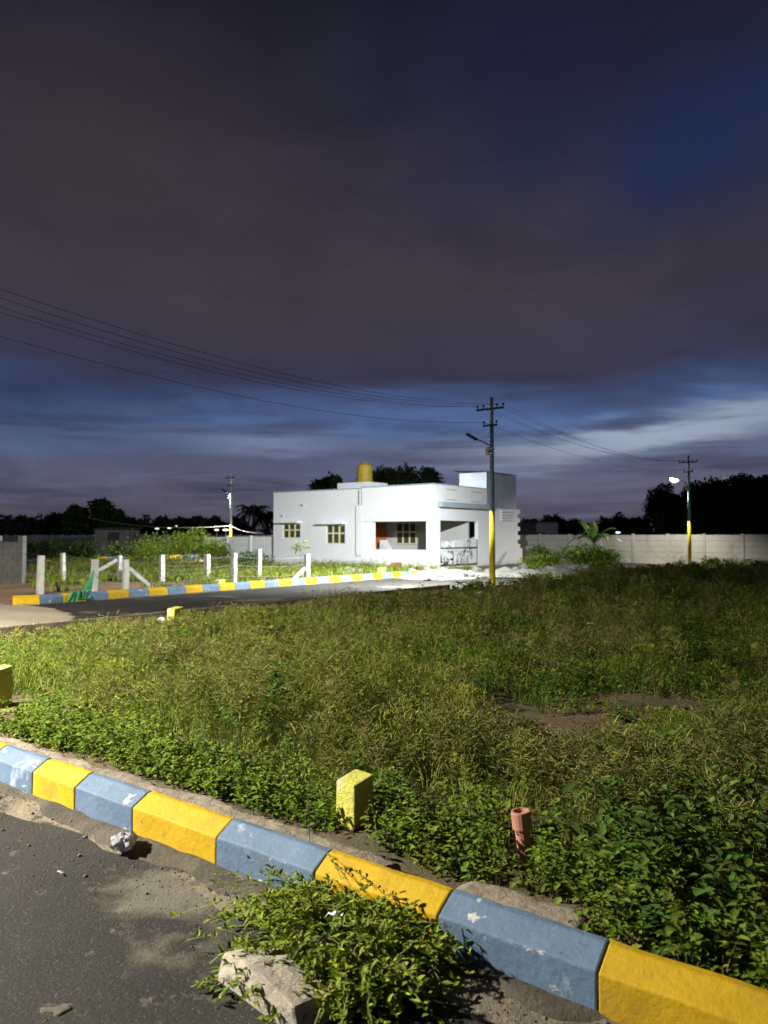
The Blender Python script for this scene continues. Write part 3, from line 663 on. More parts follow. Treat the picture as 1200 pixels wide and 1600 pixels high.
precast_wall('compound_wall', 'short white wall joined to the left side of the house', (-36.5, 30.5), (-30.52, 30.5), 1.55, 2.0, 'wall', 3)
# block wall at the left edge
u, v = ground(-40, 912); u1_, v1_ = ground(36, 913)
def block_wall(name, label, p0, p1, h, mm):
    (u0, v0), (u1, v1) = p0, p1; d = Vector((u1 - u0, v1 - v0)); n = max(1, round(d.length / .4)); w = d.length / n; t = thing(name, label, 'wall', u0, v0, 0, math.atan2(d.y, d.x))
    mb = MB(); k = round(h / .2)
    for r in range(k):
        off = .5 * (r % 2)
        for i in range(n + (r % 2)):
            x0, x1 = max(0, w * (i - off)), min(w * n, w * (i + 1 - off))
            if r == k - 1 and random.random() < .3: continue
            mb.box(x0 + .006, x1 - .006, random.uniform(-.004, .004), .2, .2 * r + .004, .2 * r + .194)
    mb.box(.02, w * n - .02, .02, .18, -.1, .2 * k - .21); mb.build('block_course', M[mm], t); return t
block_wall('block_wall', 'grey hollow block wall at the left edge of the photo', (u, v), (u1_, v1_), 1.6, 'block')

# small sheds
def shed(name, label, px0, px1, Z, ytop, m='shedm', depth=3.0):
    x0, x1 = (px0 - 600) / FPX * Z, (px1 - 600) / FPX * Z; h = hgt(ytop, Z); t = thing(name, label, 'shed', world=Vector((x0, Z, 0))); t.rotation_euler = (0, 0, 0)
    MB().box(0, x1 - x0, 0, depth, -.1, h - .1).build('shed_wall', M[m], t); rf = MB(); corr(rf, (-.2, -.25, h - .02), (x1 - x0 + .4, 0, 0), (0, depth + .5, .1), 12, .03); rf.build('shed_roof', M[m], t)
    MB().box((x1 - x0) * .4, (x1 - x0) * .4 + .9, -.04, -.003, 0, min(1.9, h - .3)).build('door', M['metal'], t)
shed('pump_shed', 'small grey block shed by the far left boundary wall', 148, 201, 62, 826, 'block')
shed('cement_sheet_shed', 'grey low shed behind the boundary wall right of the house', 811, 872, 66, 815)

# ------------------------------------------------------------------ fence posts and wires on the left plot
def fence_post(px, py, ptop, label, brace=None, w=.15):
    u, v = ground(px, py, .03); Z = (CAM_H - .03) * FPX / (py - HORIZ); h = hgt(ptop, Z)
    t = thing('fence_post', label, 'fence post', u, v, 0, random.uniform(-.2, .2), 'white stone fence posts')
    t.rotation_euler[0] = random.uniform(-.02, .02); t.rotation_euler[1] = random.uniform(-.02, .02)
    mb = MB(); n = 6; w2 = w / 2
    for i in range(n):
        z0, z1 = -.3 + (h + .3) * i / n, -.3 + (h + .3) * (i + 1) / n
        if i == 0: ring = [[(x * w2 * random.uniform(.9, 1.05), y_ * w2 * random.uniform(.9, 1.05), z0) for x, y_ in ((-1, -1), (1, -1), (1, 1), (-1, 1))]]
        ring.append([(x * w2 * random.uniform(.88, 1.06), y_ * w2 * random.uniform(.88, 1.06), z1) for x, y_ in ((-1, -1), (1, -1), (1, 1), (-1, 1))])
    vs = [q for r in ring for q in r]; fs = [(4*i+j, 4*i+(j+1) % 4, 4*i+4+(j+1) % 4, 4*i+4+j) for i in range(n) for j in range(4)] + [(3, 2, 1, 0), tuple(range(4*n, 4*n+4))]
    mb.add(vs, fs); mb.build('shaft', M['post'], t, bevel=.01)
    if brace:
        du, dv, hb = brace; a = Vector((0, 0, h * hb)); b = Vector((du, dv, -.02)); a = a + (b - a).normalized() * .11; d = (b - a); q = d.to_track_quat('Z', 'Y').to_matrix().to_4x4(); q.translation = a
        MB().box(-.055, .055, -.055, .055, 0, d.length, q).build('brace', M['post'], t, bevel=.01)
    return P(u, v, 0), h
A = [fence_post(64, 929, 868, 'thick white fence post standing leftmost in the front row'), fence_post(148, 930, 874, 'white fence post with the green net tied to it'),
     fence_post(197, 926, 874, 'front fence post with a brace leaning down to the right', (0, .95, .82)),
     fence_post(366, 917, 864, 'tall bright fence post behind the kerb, left of the house'), fence_post(480, 911, 866, 'white fence post with a short brace on its left and a sapling', (-.15, -.75, .62))]
B = [fence_post(100, 910, 864, 'thin grey fence post in the rear row, behind the leftmost post', w=.13), fence_post(187, 909, 868, 'rear fence post with a grey brace leaning left', (-.9, -1.0, .9), w=.12),
     fence_post(254, 910, 867, 'dull grey rear fence post standing alone midway in the plot', w=.15), fence_post(324, 908, 866, 'pale rear fence post left of the tall bright one', w=.17),
     fence_post(405, 906, 858, 'white rear fence post nearest the house wall', w=.14)]
for row, nm in ((A, 'front'), (B, 'rear')):
    for hgt_f in (.35, .65, .9):
        mb = MB()
        for (p, h), (q, h2) in zip(row, row[1:]):
            pts = [p.lerp(q, i / 8) + Vector((0, 0, (h + (h2 - h) * i / 8) * hgt_f - .06 * math.sin(math.pi * i / 8))) for i in range(9)]; mb.tube(pts, .006, 4)
        lv_ = {.35: 'lowest', .65: 'middle', .9: 'top'}[hgt_f]
        tag(mb.build('fence_wire', M['wire']), f'{lv_} wire strung along the {nm} row of fence posts', 'wire', 'fence wires')
# green net hanging from the second post down over the kerb
pa = A[1][0] + Vector((.0, 0, A[1][1] * .78)); gu, gv = ground(104, 944, .02); gu2, gv2 = ground(140, 938, .02)
pb_, pc_ = P(gu, gv, .03), P(gu2, gv2, .05); V = []; Fq = []
n = 14
for i in range(n + 1):
    for j in range(n + 1):
        s_ = i / n; a = pa + (P(gu, gv + .9, .05) - pa) * .02; e = pb_.lerp(pc_, j / n)
        q = pa.lerp(e, s_) + Vector((0, 0, -.22 * math.sin(math.pi * s_) + .05 * math.sin(j * 1.9) * s_)) + Vector((.04 * math.sin(j * 2.3 + i * .5), .06 * math.cos(j * 1.7), 0)) * s_
        q.z = max(q.z, .03 + .26 * math.exp(-((s_ - .84) / .10) ** 2)); V.append(q)
for i in range(n):
    for j in range(n): k = i * (n + 1) + j; Fq.append((k, k + 1, k + n + 2, k + n + 1))
nb = MB().add(V, Fq); o = nb.build('shade_net', M['net']); md = o.modifiers.new('s', 'SOLIDIFY'); md.thickness = .004
tag(o, 'green shade net hanging from a fence post down over the kerb', 'net')

# ------------------------------------------------------------------ rubble and sand before the house
def heap(u, v, ru, rv, h, label, seed, m='rub'):
    n = 40; V = []; F = []
    for j in range(n + 1):
        for i in range(n + 1):
            a, b = (i / n * 2 - 1), (j / n * 2 - 1); r = math.hypot(a, b); q = P(u + a * ru, v + b * rv); nz = mnoise.fractal(Vector((a * 2.5, b * 2.5, seed)), 1, 2, 4)
            V.append((q.x, q.y, -.06 + max(0, h * (1 - r ** 1.5) * (1 + .35 * nz) + .06 * nz + .05)))
    for j in range(n):
        for i in range(n): k = j * (n + 1) + i; F.append((k, k + 1, k + n + 2, k + n + 1))
    o = MB().add(V, F).build('rubble_heap', M[m]); return tag(o, label, 'rubble heap')
u, v = ground(700, 901); heap(u, v, 1.6, 2.6, .30, 'pale rubble heap in front of the porch gate', 1)
u, v = ground(800, 899); heap(u, v, 1.6, 2.4, .28, 'pale sand heap right of the main electric pole', 2)
u, v = ground(880, 893); heap(u, v, 1.3, 3.0, .32, 'long low rubble heap before the banana plant', 3)
u, v = ground(690, 886); heap(u, v, 1.3, 1.6, .22, 'small mortar heap at the foot of the porch corner', 4, 'sand')
sheet('driveway', M['rub'], ((-19.7, -12.2), (25.5, 36.2)), 0, 50, 70, lambda U, V: .03 + .05 * fbm(U * 2, V * 2, 21))
stones = [rock('rubble_stone', .13, s_ * 1.7, M['rub'], .75) for s_ in range(4)]
spots = []
for i in range(46):
    px = random.uniform(640, 960); py = 903 - (px - 640) * .052 + random.uniform(-7, 7); spots.append((px, py))
for i in range(12): spots.append((random.uniform(520, 600), random.uniform(893, 900)))
for i, (px, py) in enumerate(spots):
    o = stones[i] if i < 4 else stones[i % 4].copy()
    if i >= 4: COL.objects.link(o)
    u, v = ground(px, max(py, 880)); o.location = P(u, v, .10 + random.uniform(0, .12)); s_ = random.uniform(.5, 1.5); o.scale = (s_, s_ * 1.2, s_); o.rotation_euler = (0, 0, random.uniform(0, 6))
    tag(o, 'pale broken stone lying in the rubble before the house', 'stone', 'pale broken stones before the house')
for i, (px, py, lab) in enumerate(((619, 889, 'reddish brick standing on edge by the porch wall'), (660, 896, 'reddish brick lying at the end of the far kerb'))):
    u, v = ground(px, py); o = MB().box(-.24, .24, -.12, .12, 0, .26).build('brick', M['brick'], bevel=.01); o.location = P(u, v, .05); o.rotation_euler = (0, 0, ROT + .6 * i + .3); tag(o, lab, 'brick')

# ------------------------------------------------------------------ weeds over the vacant lot
G1 = [(.13, .185, .02), (.15, .21, .024), (.10, .16, .018), (.18, .22, .03)]; G2 = [(.09, .16, .03), (.11, .19, .038), (.075, .135, .025)]
OL = [(.19, .235, .035), (.23, .255, .04), (.15, .21, .03), (.25, .26, .055)]; DRY = [(.28, .27, .09), (.25, .225, .085), (.30, .29, .10), (.23, .25, .06)]
BARE = [(*ground(838, 1128, .09), .85, .42), (*ground(990, 1097, .09), .7, .30)]
KEEP = [(-2.54, 3.12, .13), (-2.42, 2.92, .16), (*ground(3, 1100, .09), .35), (*ground(1, 1125, .09), .3), (*ground(812, 1346, .06), .09), (*ground(808, 1362, .06), .10), (*ground(805, 1385, .06), .10)]
def lot_points(zlo, zhi, dens, side=.36):
    area_n = int(dens * (zhi - zlo) * (zhi + zlo) * (.5 + side)); Z = np.sqrt(RNG.uniform(zlo ** 2, zhi ** 2, area_n)); k = RNG.uniform(-.5 - side, .5 + side, area_n); x = k * Z
    u = x * UX[0] + Z * UX[1]; v = x * VX[0] + Z * VX[1]; ok = (v > 2.96 - .26 * (u > -1.15)) & (u > -11.25) & (v < 44.4)
    ok &= ~((u < -8.4) & (v > 19) & (v < 21.5) & (u < -11.0))
    for ku, kv_, kr in KEEP: ok &= (u - ku) ** 2 + (v - kv_) ** 2 > kr ** 2
    for bu, bv, ru, rv in BARE: ok &= ((u - bu) / ru) ** 2 + ((v - bv) / rv) ** 2 > .6 + .8 * RNG.random(area_n)
    return u[ok], v[ok]
def height_field(u, v):
    h = .13 + .62 * np.clip(fbm(u * .7 + 3, v * .7, 41) - .12, 0, 1) ** 1.25 + .16 * (fbm(u * 1.7, v * 1.7, 42) - .5)
    h *= np.clip((v - 2.65) / 1.1, .35, 1.0)
    h *= np.clip((u + 11.6) / 3.2, .22, 1.0) + .6 * np.clip((v - 14) / 6, 0, 1) * np.clip(1 - (u + 11.6) / 3.2, 0, 1)
    for bu, bv, ru, rv in BARE: h *= 1 - .72 * np.exp(-(((u - bu - .40) / .9) ** 2 + ((v - bv + .85) / .9) ** 2))
    return np.clip(h, .05, .85)
def xyz(u, v, z): return np.stack([u * UX[0] + v * VX[0], u * UX[1] + v * VX[1], z], 1)
parts_leaf = []; parts_grass = []
def leafy(u, v, H, nl, ls, cols, spread=.16, zmin=.05):
    n = len(u); base = xyz(u, v, lot_h(u, v) - .01); lean = rdir(n, -.1, .1) * .25; lean[:, 2] = 0
    i = np.repeat(np.arange(n), nl); m = len(i); t = RNG.uniform(zmin, 1.0, m) ** .8; off = rdir(m, -.1, .5) * (spread * RNG.random((m, 1)) * (1.15 - t[:, None]))
    b = base[i] + np.array([[0, 0, 1.]]) * (t * H[i])[:, None] + lean[i] * (t * H[i])[:, None] + off
    d = rdir(m, -.35, .75); L_ = ls * RNG.uniform(.6, 1.35, m) * RNG.uniform(.6, 1.45, n)[i]; V, Q = leaf_arrays(b, d, L_, L_ * RNG.uniform(.4, .75, n)[i])
    tp = tints(n, cols, .22)[i] * RNG.uniform(.8, 1.2, (m, 1)); parts_leaf.append((V, Q, np.repeat(tp, 6, 0)))
    # stems
    d = lean + np.array([[0, 0, 1.]]); V, Q = blade_arrays(base, lean + 1e-4, H * .95, np.full(n, .006), np.full(n, .25)); parts_grass.append((V, Q, np.repeat(tints(n, [(.10, .12, .03), (.14, .10, .05)], .2), 6, 0)))
def grassy(u, v, H, nb, wd, cols, fluffy=0, fl=.05, fcols=DRY):
    n = len(u); base = xyz(u, v, lot_h(u, v) - .01); i = np.repeat(np.arange(n), nb); m = len(i); d = rdir(m, -.1, .1)
    b = base[i] + d * (.05 * RNG.random((m, 1))) * np.array([[1, 1, 0]]); hh = H[i] * RNG.uniform(.45, 1.05, m); V, Q = blade_arrays(b, d, hh, wd * RNG.uniform(.6, 1.3, m), RNG.uniform(.1, .9, m))
    tp = tints(n, cols, .2)[i] * RNG.uniform(.8, 1.2, (m, 1)); parts_grass.append((V, Q, np.repeat(tp, 6, 0)))
    if fluffy:
        i = np.repeat(np.arange(n), fluffy); m = len(i); lean = rdir(n, -.1, .1) * .22; t = RNG.uniform(.55, 1.12, m)
        b = base[i] + (np.array([[0, 0, 1.]]) + lean[i]) * (t * H[i])[:, None] + rdir(m, -.3, .3) * (fl * .9 * RNG.random((m, 1))); d = rdir(m, .0, .9)
        L_ = fl * RNG.uniform(.5, 1.2, m); V, Q = leaf_arrays(b, d, L_, L_ * .10 + wd * .3); parts_grass.append((V, Q, np.repeat(tints(n, fcols, .2)[i] * RNG.uniform(.8, 1.25, (m, 1)), 6, 0)))
def dryness(u, v):
    x = u * UX[0] + v * VX[0]; y = u * UX[1] + v * VX[1]; k = x / y
    d = fbm(u * .5 + 9, v * .5 + 2, 51) + .22 * np.exp(-((k + .28) / .22) ** 2) * np.clip((v - 3.3) / 1.2, 0, 1) - .10 * (k > .35) + .06
    return d * np.clip((v - 2.9) / .8, .3, 1)
for (zl, zh, dl, dg, ls, nl, wd, nb, fl) in ((2.3, 6.0, 80, 100, .032, 36, .004, 10, 34), (6.0, 10, 52, 70, .040, 30, .006, 10, 34), (10, 18, 20, 30, .058, 24, .010, 10, 28), (18, 32, 6, 9, .09, 20, .019, 9, 20), (32, 52, 1.8, 2.4, .15, 18, .034, 8, 14)):
    u, v = lot_points(zl, zh, dl); dr_ = dryness(u, v); keep = RNG.random(len(u)) < np.clip(1.55 - 1.7 * dr_, .12, 1); u, v = u[keep], v[keep]
    H = height_field(u, v) * RNG.uniform(.6, 1.15, len(u)); sp = fbm(u * .8, v * .8, 61) + RNG.normal(0, .08, len(u)) > .52
    leafy(u[sp], v[sp], H[sp], nl, ls, G1, .15 + ls); leafy(u[~sp], v[~sp], H[~sp], int(nl * 1.1), ls * .85, G2 + OL[:1], .13 + ls)
    u, v = lot_points(zl, zh, dg); dr_ = dryness(u, v); H = height_field(u, v) * RNG.uniform(.7, 1.3, len(u))
    a = dr_ > .56; b_ = (dr_ > .42) & ~a
    grassy(u[a], v[a], H[a] * 1.12, nb, wd, OL + DRY[:2], fl, .055 + ls * .4); grassy(u[b_], v[b_], H[b_], nb, wd, OL + G1[:1], 6, .05 + ls * .3, OL + DRY)
    c_ = ~a & ~b_ & (RNG.random(len(u)) < .6); grassy(u[c_], v[c_], H[c_] * .85, nb, wd, G1)
# soft bushy plumes standing above the rest
def plume(u, v, h, r, nl, ls, cols):
    n = len(u); base = xyz(u, v, lot_h(u, v)); i = np.repeat(np.arange(n), nl); m = len(i); t = RNG.random(m) ** .7; rad = (r[i] * np.sqrt(RNG.random(m)) * (.35 + .9 * np.sin(np.pi * np.clip(t * .85 + .1, 0, 1)))); a = RNG.uniform(0, 2 * np.pi, m)
    lob = 1 + .3 * np.sin(a * 3 + i) ; p = base[i] + np.stack([np.cos(a) * rad * lob, np.sin(a) * rad * lob, t * h[i] * (1 - .35 * (rad / r[i]) ** 2)], 1); d = np.stack([np.cos(a) * .6, np.sin(a) * .6, .8 + 0 * a], 1) + rdir(m, -.6, .6) * .7
    L_ = ls[i] * RNG.uniform(.5, 1.4, m); V, Q = leaf_arrays(p, d, L_, L_ * .22); parts_leaf.append((V, Q, np.repeat(tints(n, cols, .18)[i] * RNG.uniform(.8, 1.25, (m, 1)), 6, 0)))
for (zl, zh, dn, nl, l0) in ((4.3, 7.5, 2.6, 900, .030), (7.5, 12, 1.5, 600, .042), (12, 20, .7, 380, .065), (20, 32, .30, 220, .11)):
    u, v = lot_points(zl, zh, dn); ok = v > 3.4; u, v = u[ok], v[ok]; hf = height_field(u, v); q = RNG.random(len(u)) < .35; 
    plume(u, v, hf * RNG.uniform(1.0, 1.85, len(u)) * np.where(u < -9.0, .6, 1), RNG.uniform(.16, .36, len(u)), nl, np.full(len(u), l0), OL + G1[:2])
px_ = [(575, 1150, .62), (600, 1140, .60), (640, 1150, .55), (690, 1165, .60), (520, 1160, .5), (380, 1150, .5), (300, 1140, .5), (180, 1110, .45), (720, 1180, .5), (460, 1130, .5)]
UVp = np.array([ground(a, b, .09) for a, b, c_ in px_]); plume(UVp[:, 0], UVp[:, 1], np.array([c_ for *_, c_ in px_]), np.full(len(px_), .27), 1500, np.full(len(px_), .03), [(.27, .29, .06), (.30, .31, .07), (.24, .28, .05)])
# scattered tall seed stalks and dead stems
for (zl, zh, dn, l0) in ((3.6, 7, 5, .055), (7, 13, 2.6, .075), (13, 24, .8, .11)):
    u, v = lot_points(zl, zh, dn); ok = v > 3.3; u, v = u[ok], v[ok]; hf = np.clip(height_field(u, v) * RNG.uniform(1.3, 1.9, len(u)), .1, .95) * np.where(u < -9.0, .6, 1)
    grassy(u, v, hf, 2, l0 * .09, [(.26, .21, .11), (.20, .16, .08), (.22, .24, .07)], 22, l0, [(.33, .28, .14), (.27, .22, .12), (.30, .30, .10)])
# creeping cover near the kerb, overhanging the concrete strip
u = RNG.uniform(-9, 2.5, 2600); v = np.where(u > -1.15, 2.70, 2.93) + np.abs(RNG.normal(0, .22, 2600)); ok = np.ones(len(u), bool)
for ku, kv_, kr in KEEP: ok &= (u - ku) ** 2 + (v - kv_) ** 2 > kr ** 2
u, v = u[ok], v[ok]; leafy(u, v, RNG.uniform(.08, .22, len(u)), 12, .030, G1, .10, .2)
V, Q, Tn = merge(parts_leaf); o = npmesh('leafy_weeds', V, Q, M['leaf'], Tn); tag(o, 'low green leafy weeds covering the vacant lot', 'weeds', kind='stuff')
V, Q, Tn = merge(parts_grass); o = npmesh('dry_grass', V, Q, M['straw'], Tn); tag(o, 'tangled olive and straw coloured grass over the vacant lot', 'grass', kind='stuff')
# broad-leaved growth at the lower right
parts_leaf = []; parts_grass = []
pts = [(RNG.uniform(.8, 3.2), RNG.uniform(2.4, 4.8)) for _ in range(430)]; UV = np.array([uv_of(*p) for p in pts]); ok = (UV[:, 1] > 2.70) & (UV[:, 0] > -1.4); UV = UV[ok]
u, v = UV[:, 0], UV[:, 1]; leafy(u, v, np.clip(.18 + .36 * fbm(u * 1.6, v * 1.6, 71), .15, .6) * np.clip((v - 2.5) / .8, .45, 1) * RNG.uniform(.7, 1.1, len(u)), 22, .048, [(.075, .135, .024), (.10, .17, .03), (.06, .115, .02), (.16, .20, .05)], .17)
V, Q, Tn = merge(parts_leaf); o = npmesh('broadleaf_weeds', V, Q, M['leaf'], Tn); tag(o, 'broad leaved green weeds crowding behind the kerb at lower right', 'weeds', kind='stuff')
# individual tall plants that stand out of the weeds
def tall_weed(px, py, h, label, ls=.06, n=60, cols=G2):
    global parts_leaf, parts_grass
    u, v = ground(px, py, .09); parts_leaf = []; parts_grass = []
    leafy(np.array([u]), np.array([v]), np.array([h]), n, ls, cols, .10, .25); V, Q, Tn = merge(parts_leaf); loc = P(u, v, lot_z(u, v)); t = thing('tall_weed', label, 'plant', world=loc); t.rotation_euler = (0, 0, 0)
    npmesh('leaves', V - np.array(loc), Q, M['leaf'], Tn, t); V, Q, Tn = merge(parts_grass); npmesh('stem', V - np.array(loc), Q, M['straw'], Tn, t)
tall_weed(405, 1180, .62, 'tall leafy weed with pale leaf tips rising mid left of the lot', .055, 70)
tall_weed(714, 1010, .75, 'thin tall green weed standing alone below the house', .05, 46, G1)
# grass inside the fenced plot
parts_grass = []; _lh = lot_h
lot_h = lambda U, V: np.full_like(U, .05)
n = 5200; u = RNG.uniform(-38.5, -17.45, n); v = RNG.uniform(11.5, 30.0, n); x = u * UX[0] + v * VX[0]; y = u * UX[1] + v * VX[1]
ok = (fbm(u * .35, v * .35, 81) > .40) & (x / y > -.47 + .05 * RNG.random(n)) & ~((u > -30.6) & (v > 30.1)); u, v = u[ok], v[ok]
grassy(u, v, RNG.uniform(.15, .42, len(u)), 9, .03, [(.16, .20, .03), (.20, .22, .04), (.12, .17, .03)], 5, .12, OL)
V, Q, Tn = merge(parts_grass); o = npmesh('plot_grass', V, Q, M['straw'], Tn); tag(o, 'yellow green grass growing in the fenced plot left of the house', 'grass', kind='stuff')
lot_h = _lh

# weed heap pulled out onto the road, foreground
parts_leaf = []; parts_grass = []; HEAP_G = [(.17, .235, .018), (.21, .27, .026), (.125, .19, .018), (.25, .27, .04)]
u0_, v0_ = ground(500, 1488, .0)
def strand(u, v, z, du, dv, dz, nl, ls):               # one pulled stem lying in the heap with leaves along it
    p0 = np.array(P(u, v, z)); d = np.array(P(du, dv, dz)); s_ = np.linspace(0, 1, 7)[:, None]
    pth = p0 + d * s_ + np.array([[0, 0, -1.]]) * (s_ ** 2) * (.45 * abs(dz) + .05); pth[:, 2] = np.maximum(pth[:, 2], .015)
    sd = np.cross(d, [0, 0, 1.]); sd /= np.linalg.norm(sd) + 1e-6
    V = np.concatenate([pth - sd * .0022, pth + sd * .0022], 0); Q = np.array([[i, i + 7, i + 8, i + 1] for i in range(6)]); parts_grass.append((V, Q, np.repeat(tints(1, [(.20, .22, .06), (.16, .17, .05), (.24, .24, .09)], .2), len(V), 0)))
    t = RNG.uniform(.15, 1.0, nl); b = np.stack([np.interp(t, s_[:, 0], pth[:, k]) for k in range(3)], 1); ld = rdir(nl, -.25, .8) + d / (np.linalg.norm(d) + 1e-6) * .5
    L_ = ls * RNG.uniform(.5, 1.35, nl); V, Q = leaf_arrays(b, ld, L_, L_ * RNG.uniform(.42, .62, nl)); parts_leaf.append((V, Q, np.repeat(tints(1, HEAP_G, .25) * RNG.uniform(.75, 1.25, (nl, 1)), 6, 0)))
for k in range(720):
    a = RNG.uniform(0, 2 * np.pi); r = math.sqrt(RNG.random()); uu = u0_ + .02 + .40 * r * math.cos(a); vv = v0_ + .02 + .29 * r * math.sin(a)
    if ((uu - u0_ + .27) / .20) ** 2 + ((vv - v0_ + .10) / .16) ** 2 < 1 and RNG.random() < .9: continue
    hz = .16 * max(0, 1 - ((uu - u0_ - .08) / .5) ** 2 - ((vv - v0_ - .06) / .36) ** 2); ln = RNG.uniform(.08, .24); a2 = a + RNG.normal(0, .9)
    strand(uu, vv, RNG.uniform(.01, hz + .02), ln * math.cos(a2), ln * math.sin(a2), RNG.uniform(.02, .15), int(RNG.integers(7, 20)), .029)
for k in range(26):                                    # long stems trailing out over the block and the asphalt
    uu = u0_ - RNG.uniform(-.1, .35); vv = v0_ + RNG.uniform(-.12, .25); a2 = RNG.uniform(2.4, 4.4); strand(uu, vv, RNG.uniform(.12, .22), .32 * math.cos(a2), .30 * math.sin(a2), RNG.uniform(.0, .10), int(RNG.integers(5, 14)), .026)
V, Q, Tn = merge(parts_leaf); loc = P(u0_, v0_, 0); t = thing('weed_heap', 'heap of leafy weeds lying on the road against the kerb', 'weeds', world=loc); t.rotation_euler = (0, 0, 0)
npmesh('leaves', V - np.array(loc), Q, M['leaf'], Tn, t); V, Q, Tn = merge(parts_grass); npmesh('stems', V - np.array(loc), Q, M['straw'], Tn, t)

# ------------------------------------------------------------------ shrubs, banana plant, sapling, trees
def crown_mesh(blobs, n, ls, cols, name, parent, m='leaf', flat=.0):
    w = np.array([b[3] ** 2 for b in blobs]); i = RNG.choice(len(blobs), n, p=w / w.sum()); B = np.array(blobs)[i]; d = rdir(n, -1, 1); rad = RNG.random(n) ** .45
    sub = fbm(d[:, 0] * 2.2 + B[:, 0] * 3, d[:, 1] * 2.2 + d[:, 2] * 2.9 + B[:, 2] * 3, 91); rad = rad * (.45 + .95 * sub)
    p = B[:, :3] + d * (B[:, 3] * rad)[:, None] * np.array([[1, 1, .85]]); dd = d + rdir(n, -1, 1) * .9; L_ = ls * RNG.uniform(.6, 1.3, n); V, Q = leaf_arrays(p, dd, L_, L_ * .6)
    return npmesh(name, V, Q, M[m], np.repeat(tints(n, cols, .3), 6, 0), parent)
def shrub(px, py, w, h, label, cols, n=1600, ls=.09, z=0, Z=None):
    if Z is None: u, v = ground(px, py); loc = P(u, v, z)
    else: loc = Vector(((px - 600) / FPX * Z, Z, z))
    t = thing('shrub', label, 'shrub', world=loc); t.rotation_euler = (0, 0, 0); bl = []
    for k in range(7): bl.append((random.uniform(-.36, .36) * w, random.uniform(-.3, .3) * w, h * random.uniform(.3, .74), w * random.uniform(.17, .3)))
    crown_mesh(bl, n, ls, cols, 'foliage', t); st = MB()
    for b in bl[:5]: st.tube([(b[0] * .15, b[1] * .15, -.05), (b[0] * .6, b[1] * .6, b[2] * .5), b[:3]], [.03, .02, .008], 5)
    st.build('stem', M['bark'], t)
DKG = [(.035, .06, .018), (.045, .07, .02)]; YG = [(.26, .36, .04), (.21, .31, .035), (.30, .37, .06)]; MG = [(.10, .17, .035), (.12, .20, .04)]
shrub(118, 872, 3.2, 1.45, 'dark shrub before the far left boundary wall', DKG + MG, 1600, .16, Z=46)
shrub(66, 868, 2.0, 1.4, 'small dark shrub just right of the grey block wall', DKG, 1100, .16, Z=44)
shrub(235, 870, 3.2, 1.35, 'dark green bush in the middle of the left boundary wall', MG + DKG, 2000, .15, Z=47)
shrub(302, 872, 3.0, 1.85, 'bright yellow green bush beside the distant pole', YG, 2600, .14, Z=44)
shrub(200, 876, 5.0, .9, 'long low bright green hedge below the left wall', YG, 2200, .14, Z=43)
shrub(350, 874, 3.0, 1.2, 'low green bush at the foot of the distant pole', YG + MG, 1500, .14, Z=45)
shrub(388, 884, 2.4, .9, 'low dark bush beside the left wall of the house', MG, 1200, .12, Z=38)
u, v = ground(925, 893)
shrub(866, 888, 2.2, 1.1, 'green bush between the house and the banana plant', MG + YG[:1], 1900, .12)
shrub(905, 890, 2.6, 1.3, 'bright green bush at the foot of the banana plant', YG + MG, 2400, .12)
shrub(955, 890, 2.4, .95, 'low green bush right of the banana plant', MG + YG, 2000, .12)
shrub(840, 891, 1.8, .6, 'low yellow green bush at the house corner', YG, 1200, .1)
# banana plant
bt = thing('banana_plant', 'banana plant with broad arching leaves before the right wall', 'plant', world=Vector(((928 - 600) / FPX * 40, 40, 0)))
MB().tube([(0, 0, -.1), (.03, 0, .7), (.0, .02, 1.35)], [.13, .10, .06], 10).build('stem', M['treeleaf'] if False else mat('banana_stem', (.12, .15, .05), .7), bt, smooth=True)
bl_m = mat('banana_leaf', (.10, .19, .045), .45, var=(.15, .24, .05), vscale=3, trans=.25)
for k, (ang, up, ln) in enumerate(((2.6, 1.55, 1.6), (3.4, .75, 1.6), (.25, .8, 1.7), (1.1, 1.0, 1.4), (4.4, .9, 1.5), (5.6, .9, 1.6), (2.0, 1.6, 1.5), (3.0, 1.0, 1.5), (.1, 1.35, 1.4), (4.9, 1.3, 1.5))):
    d = Vector((math.cos(ang), math.sin(ang), 0)); sd = Vector((-d.y, d.x, 0)); vs = []; n = 10
    for i in range(n + 1):
        s_ = i / n; c_ = Vector((0, 0, 1.3)) + d * ln * s_ * .85 + Vector((0, 0, up * ln * s_ * .9 - .75 * ln * s_ ** 2.2)); w = .21 * math.sin(math.pi * min(1, .08 + s_ * .95)) ** .7 + .01
        dz = Vector((0, 0, .10 * w + .05)); j1, j2 = random.uniform(.8, 1.1), random.uniform(.8, 1.1); vs += [c_ - sd * w * j1 - dz * .8, c_, c_ + sd * w * j2 - dz * .8]
    fs = [(3 * i + q, 3 * i + q + 1, 3 * i + q + 4, 3 * i + q + 3) for i in range(n) for q in (0, 1)]
    MB().add(vs, fs).build('leaf', bl_m, bt)
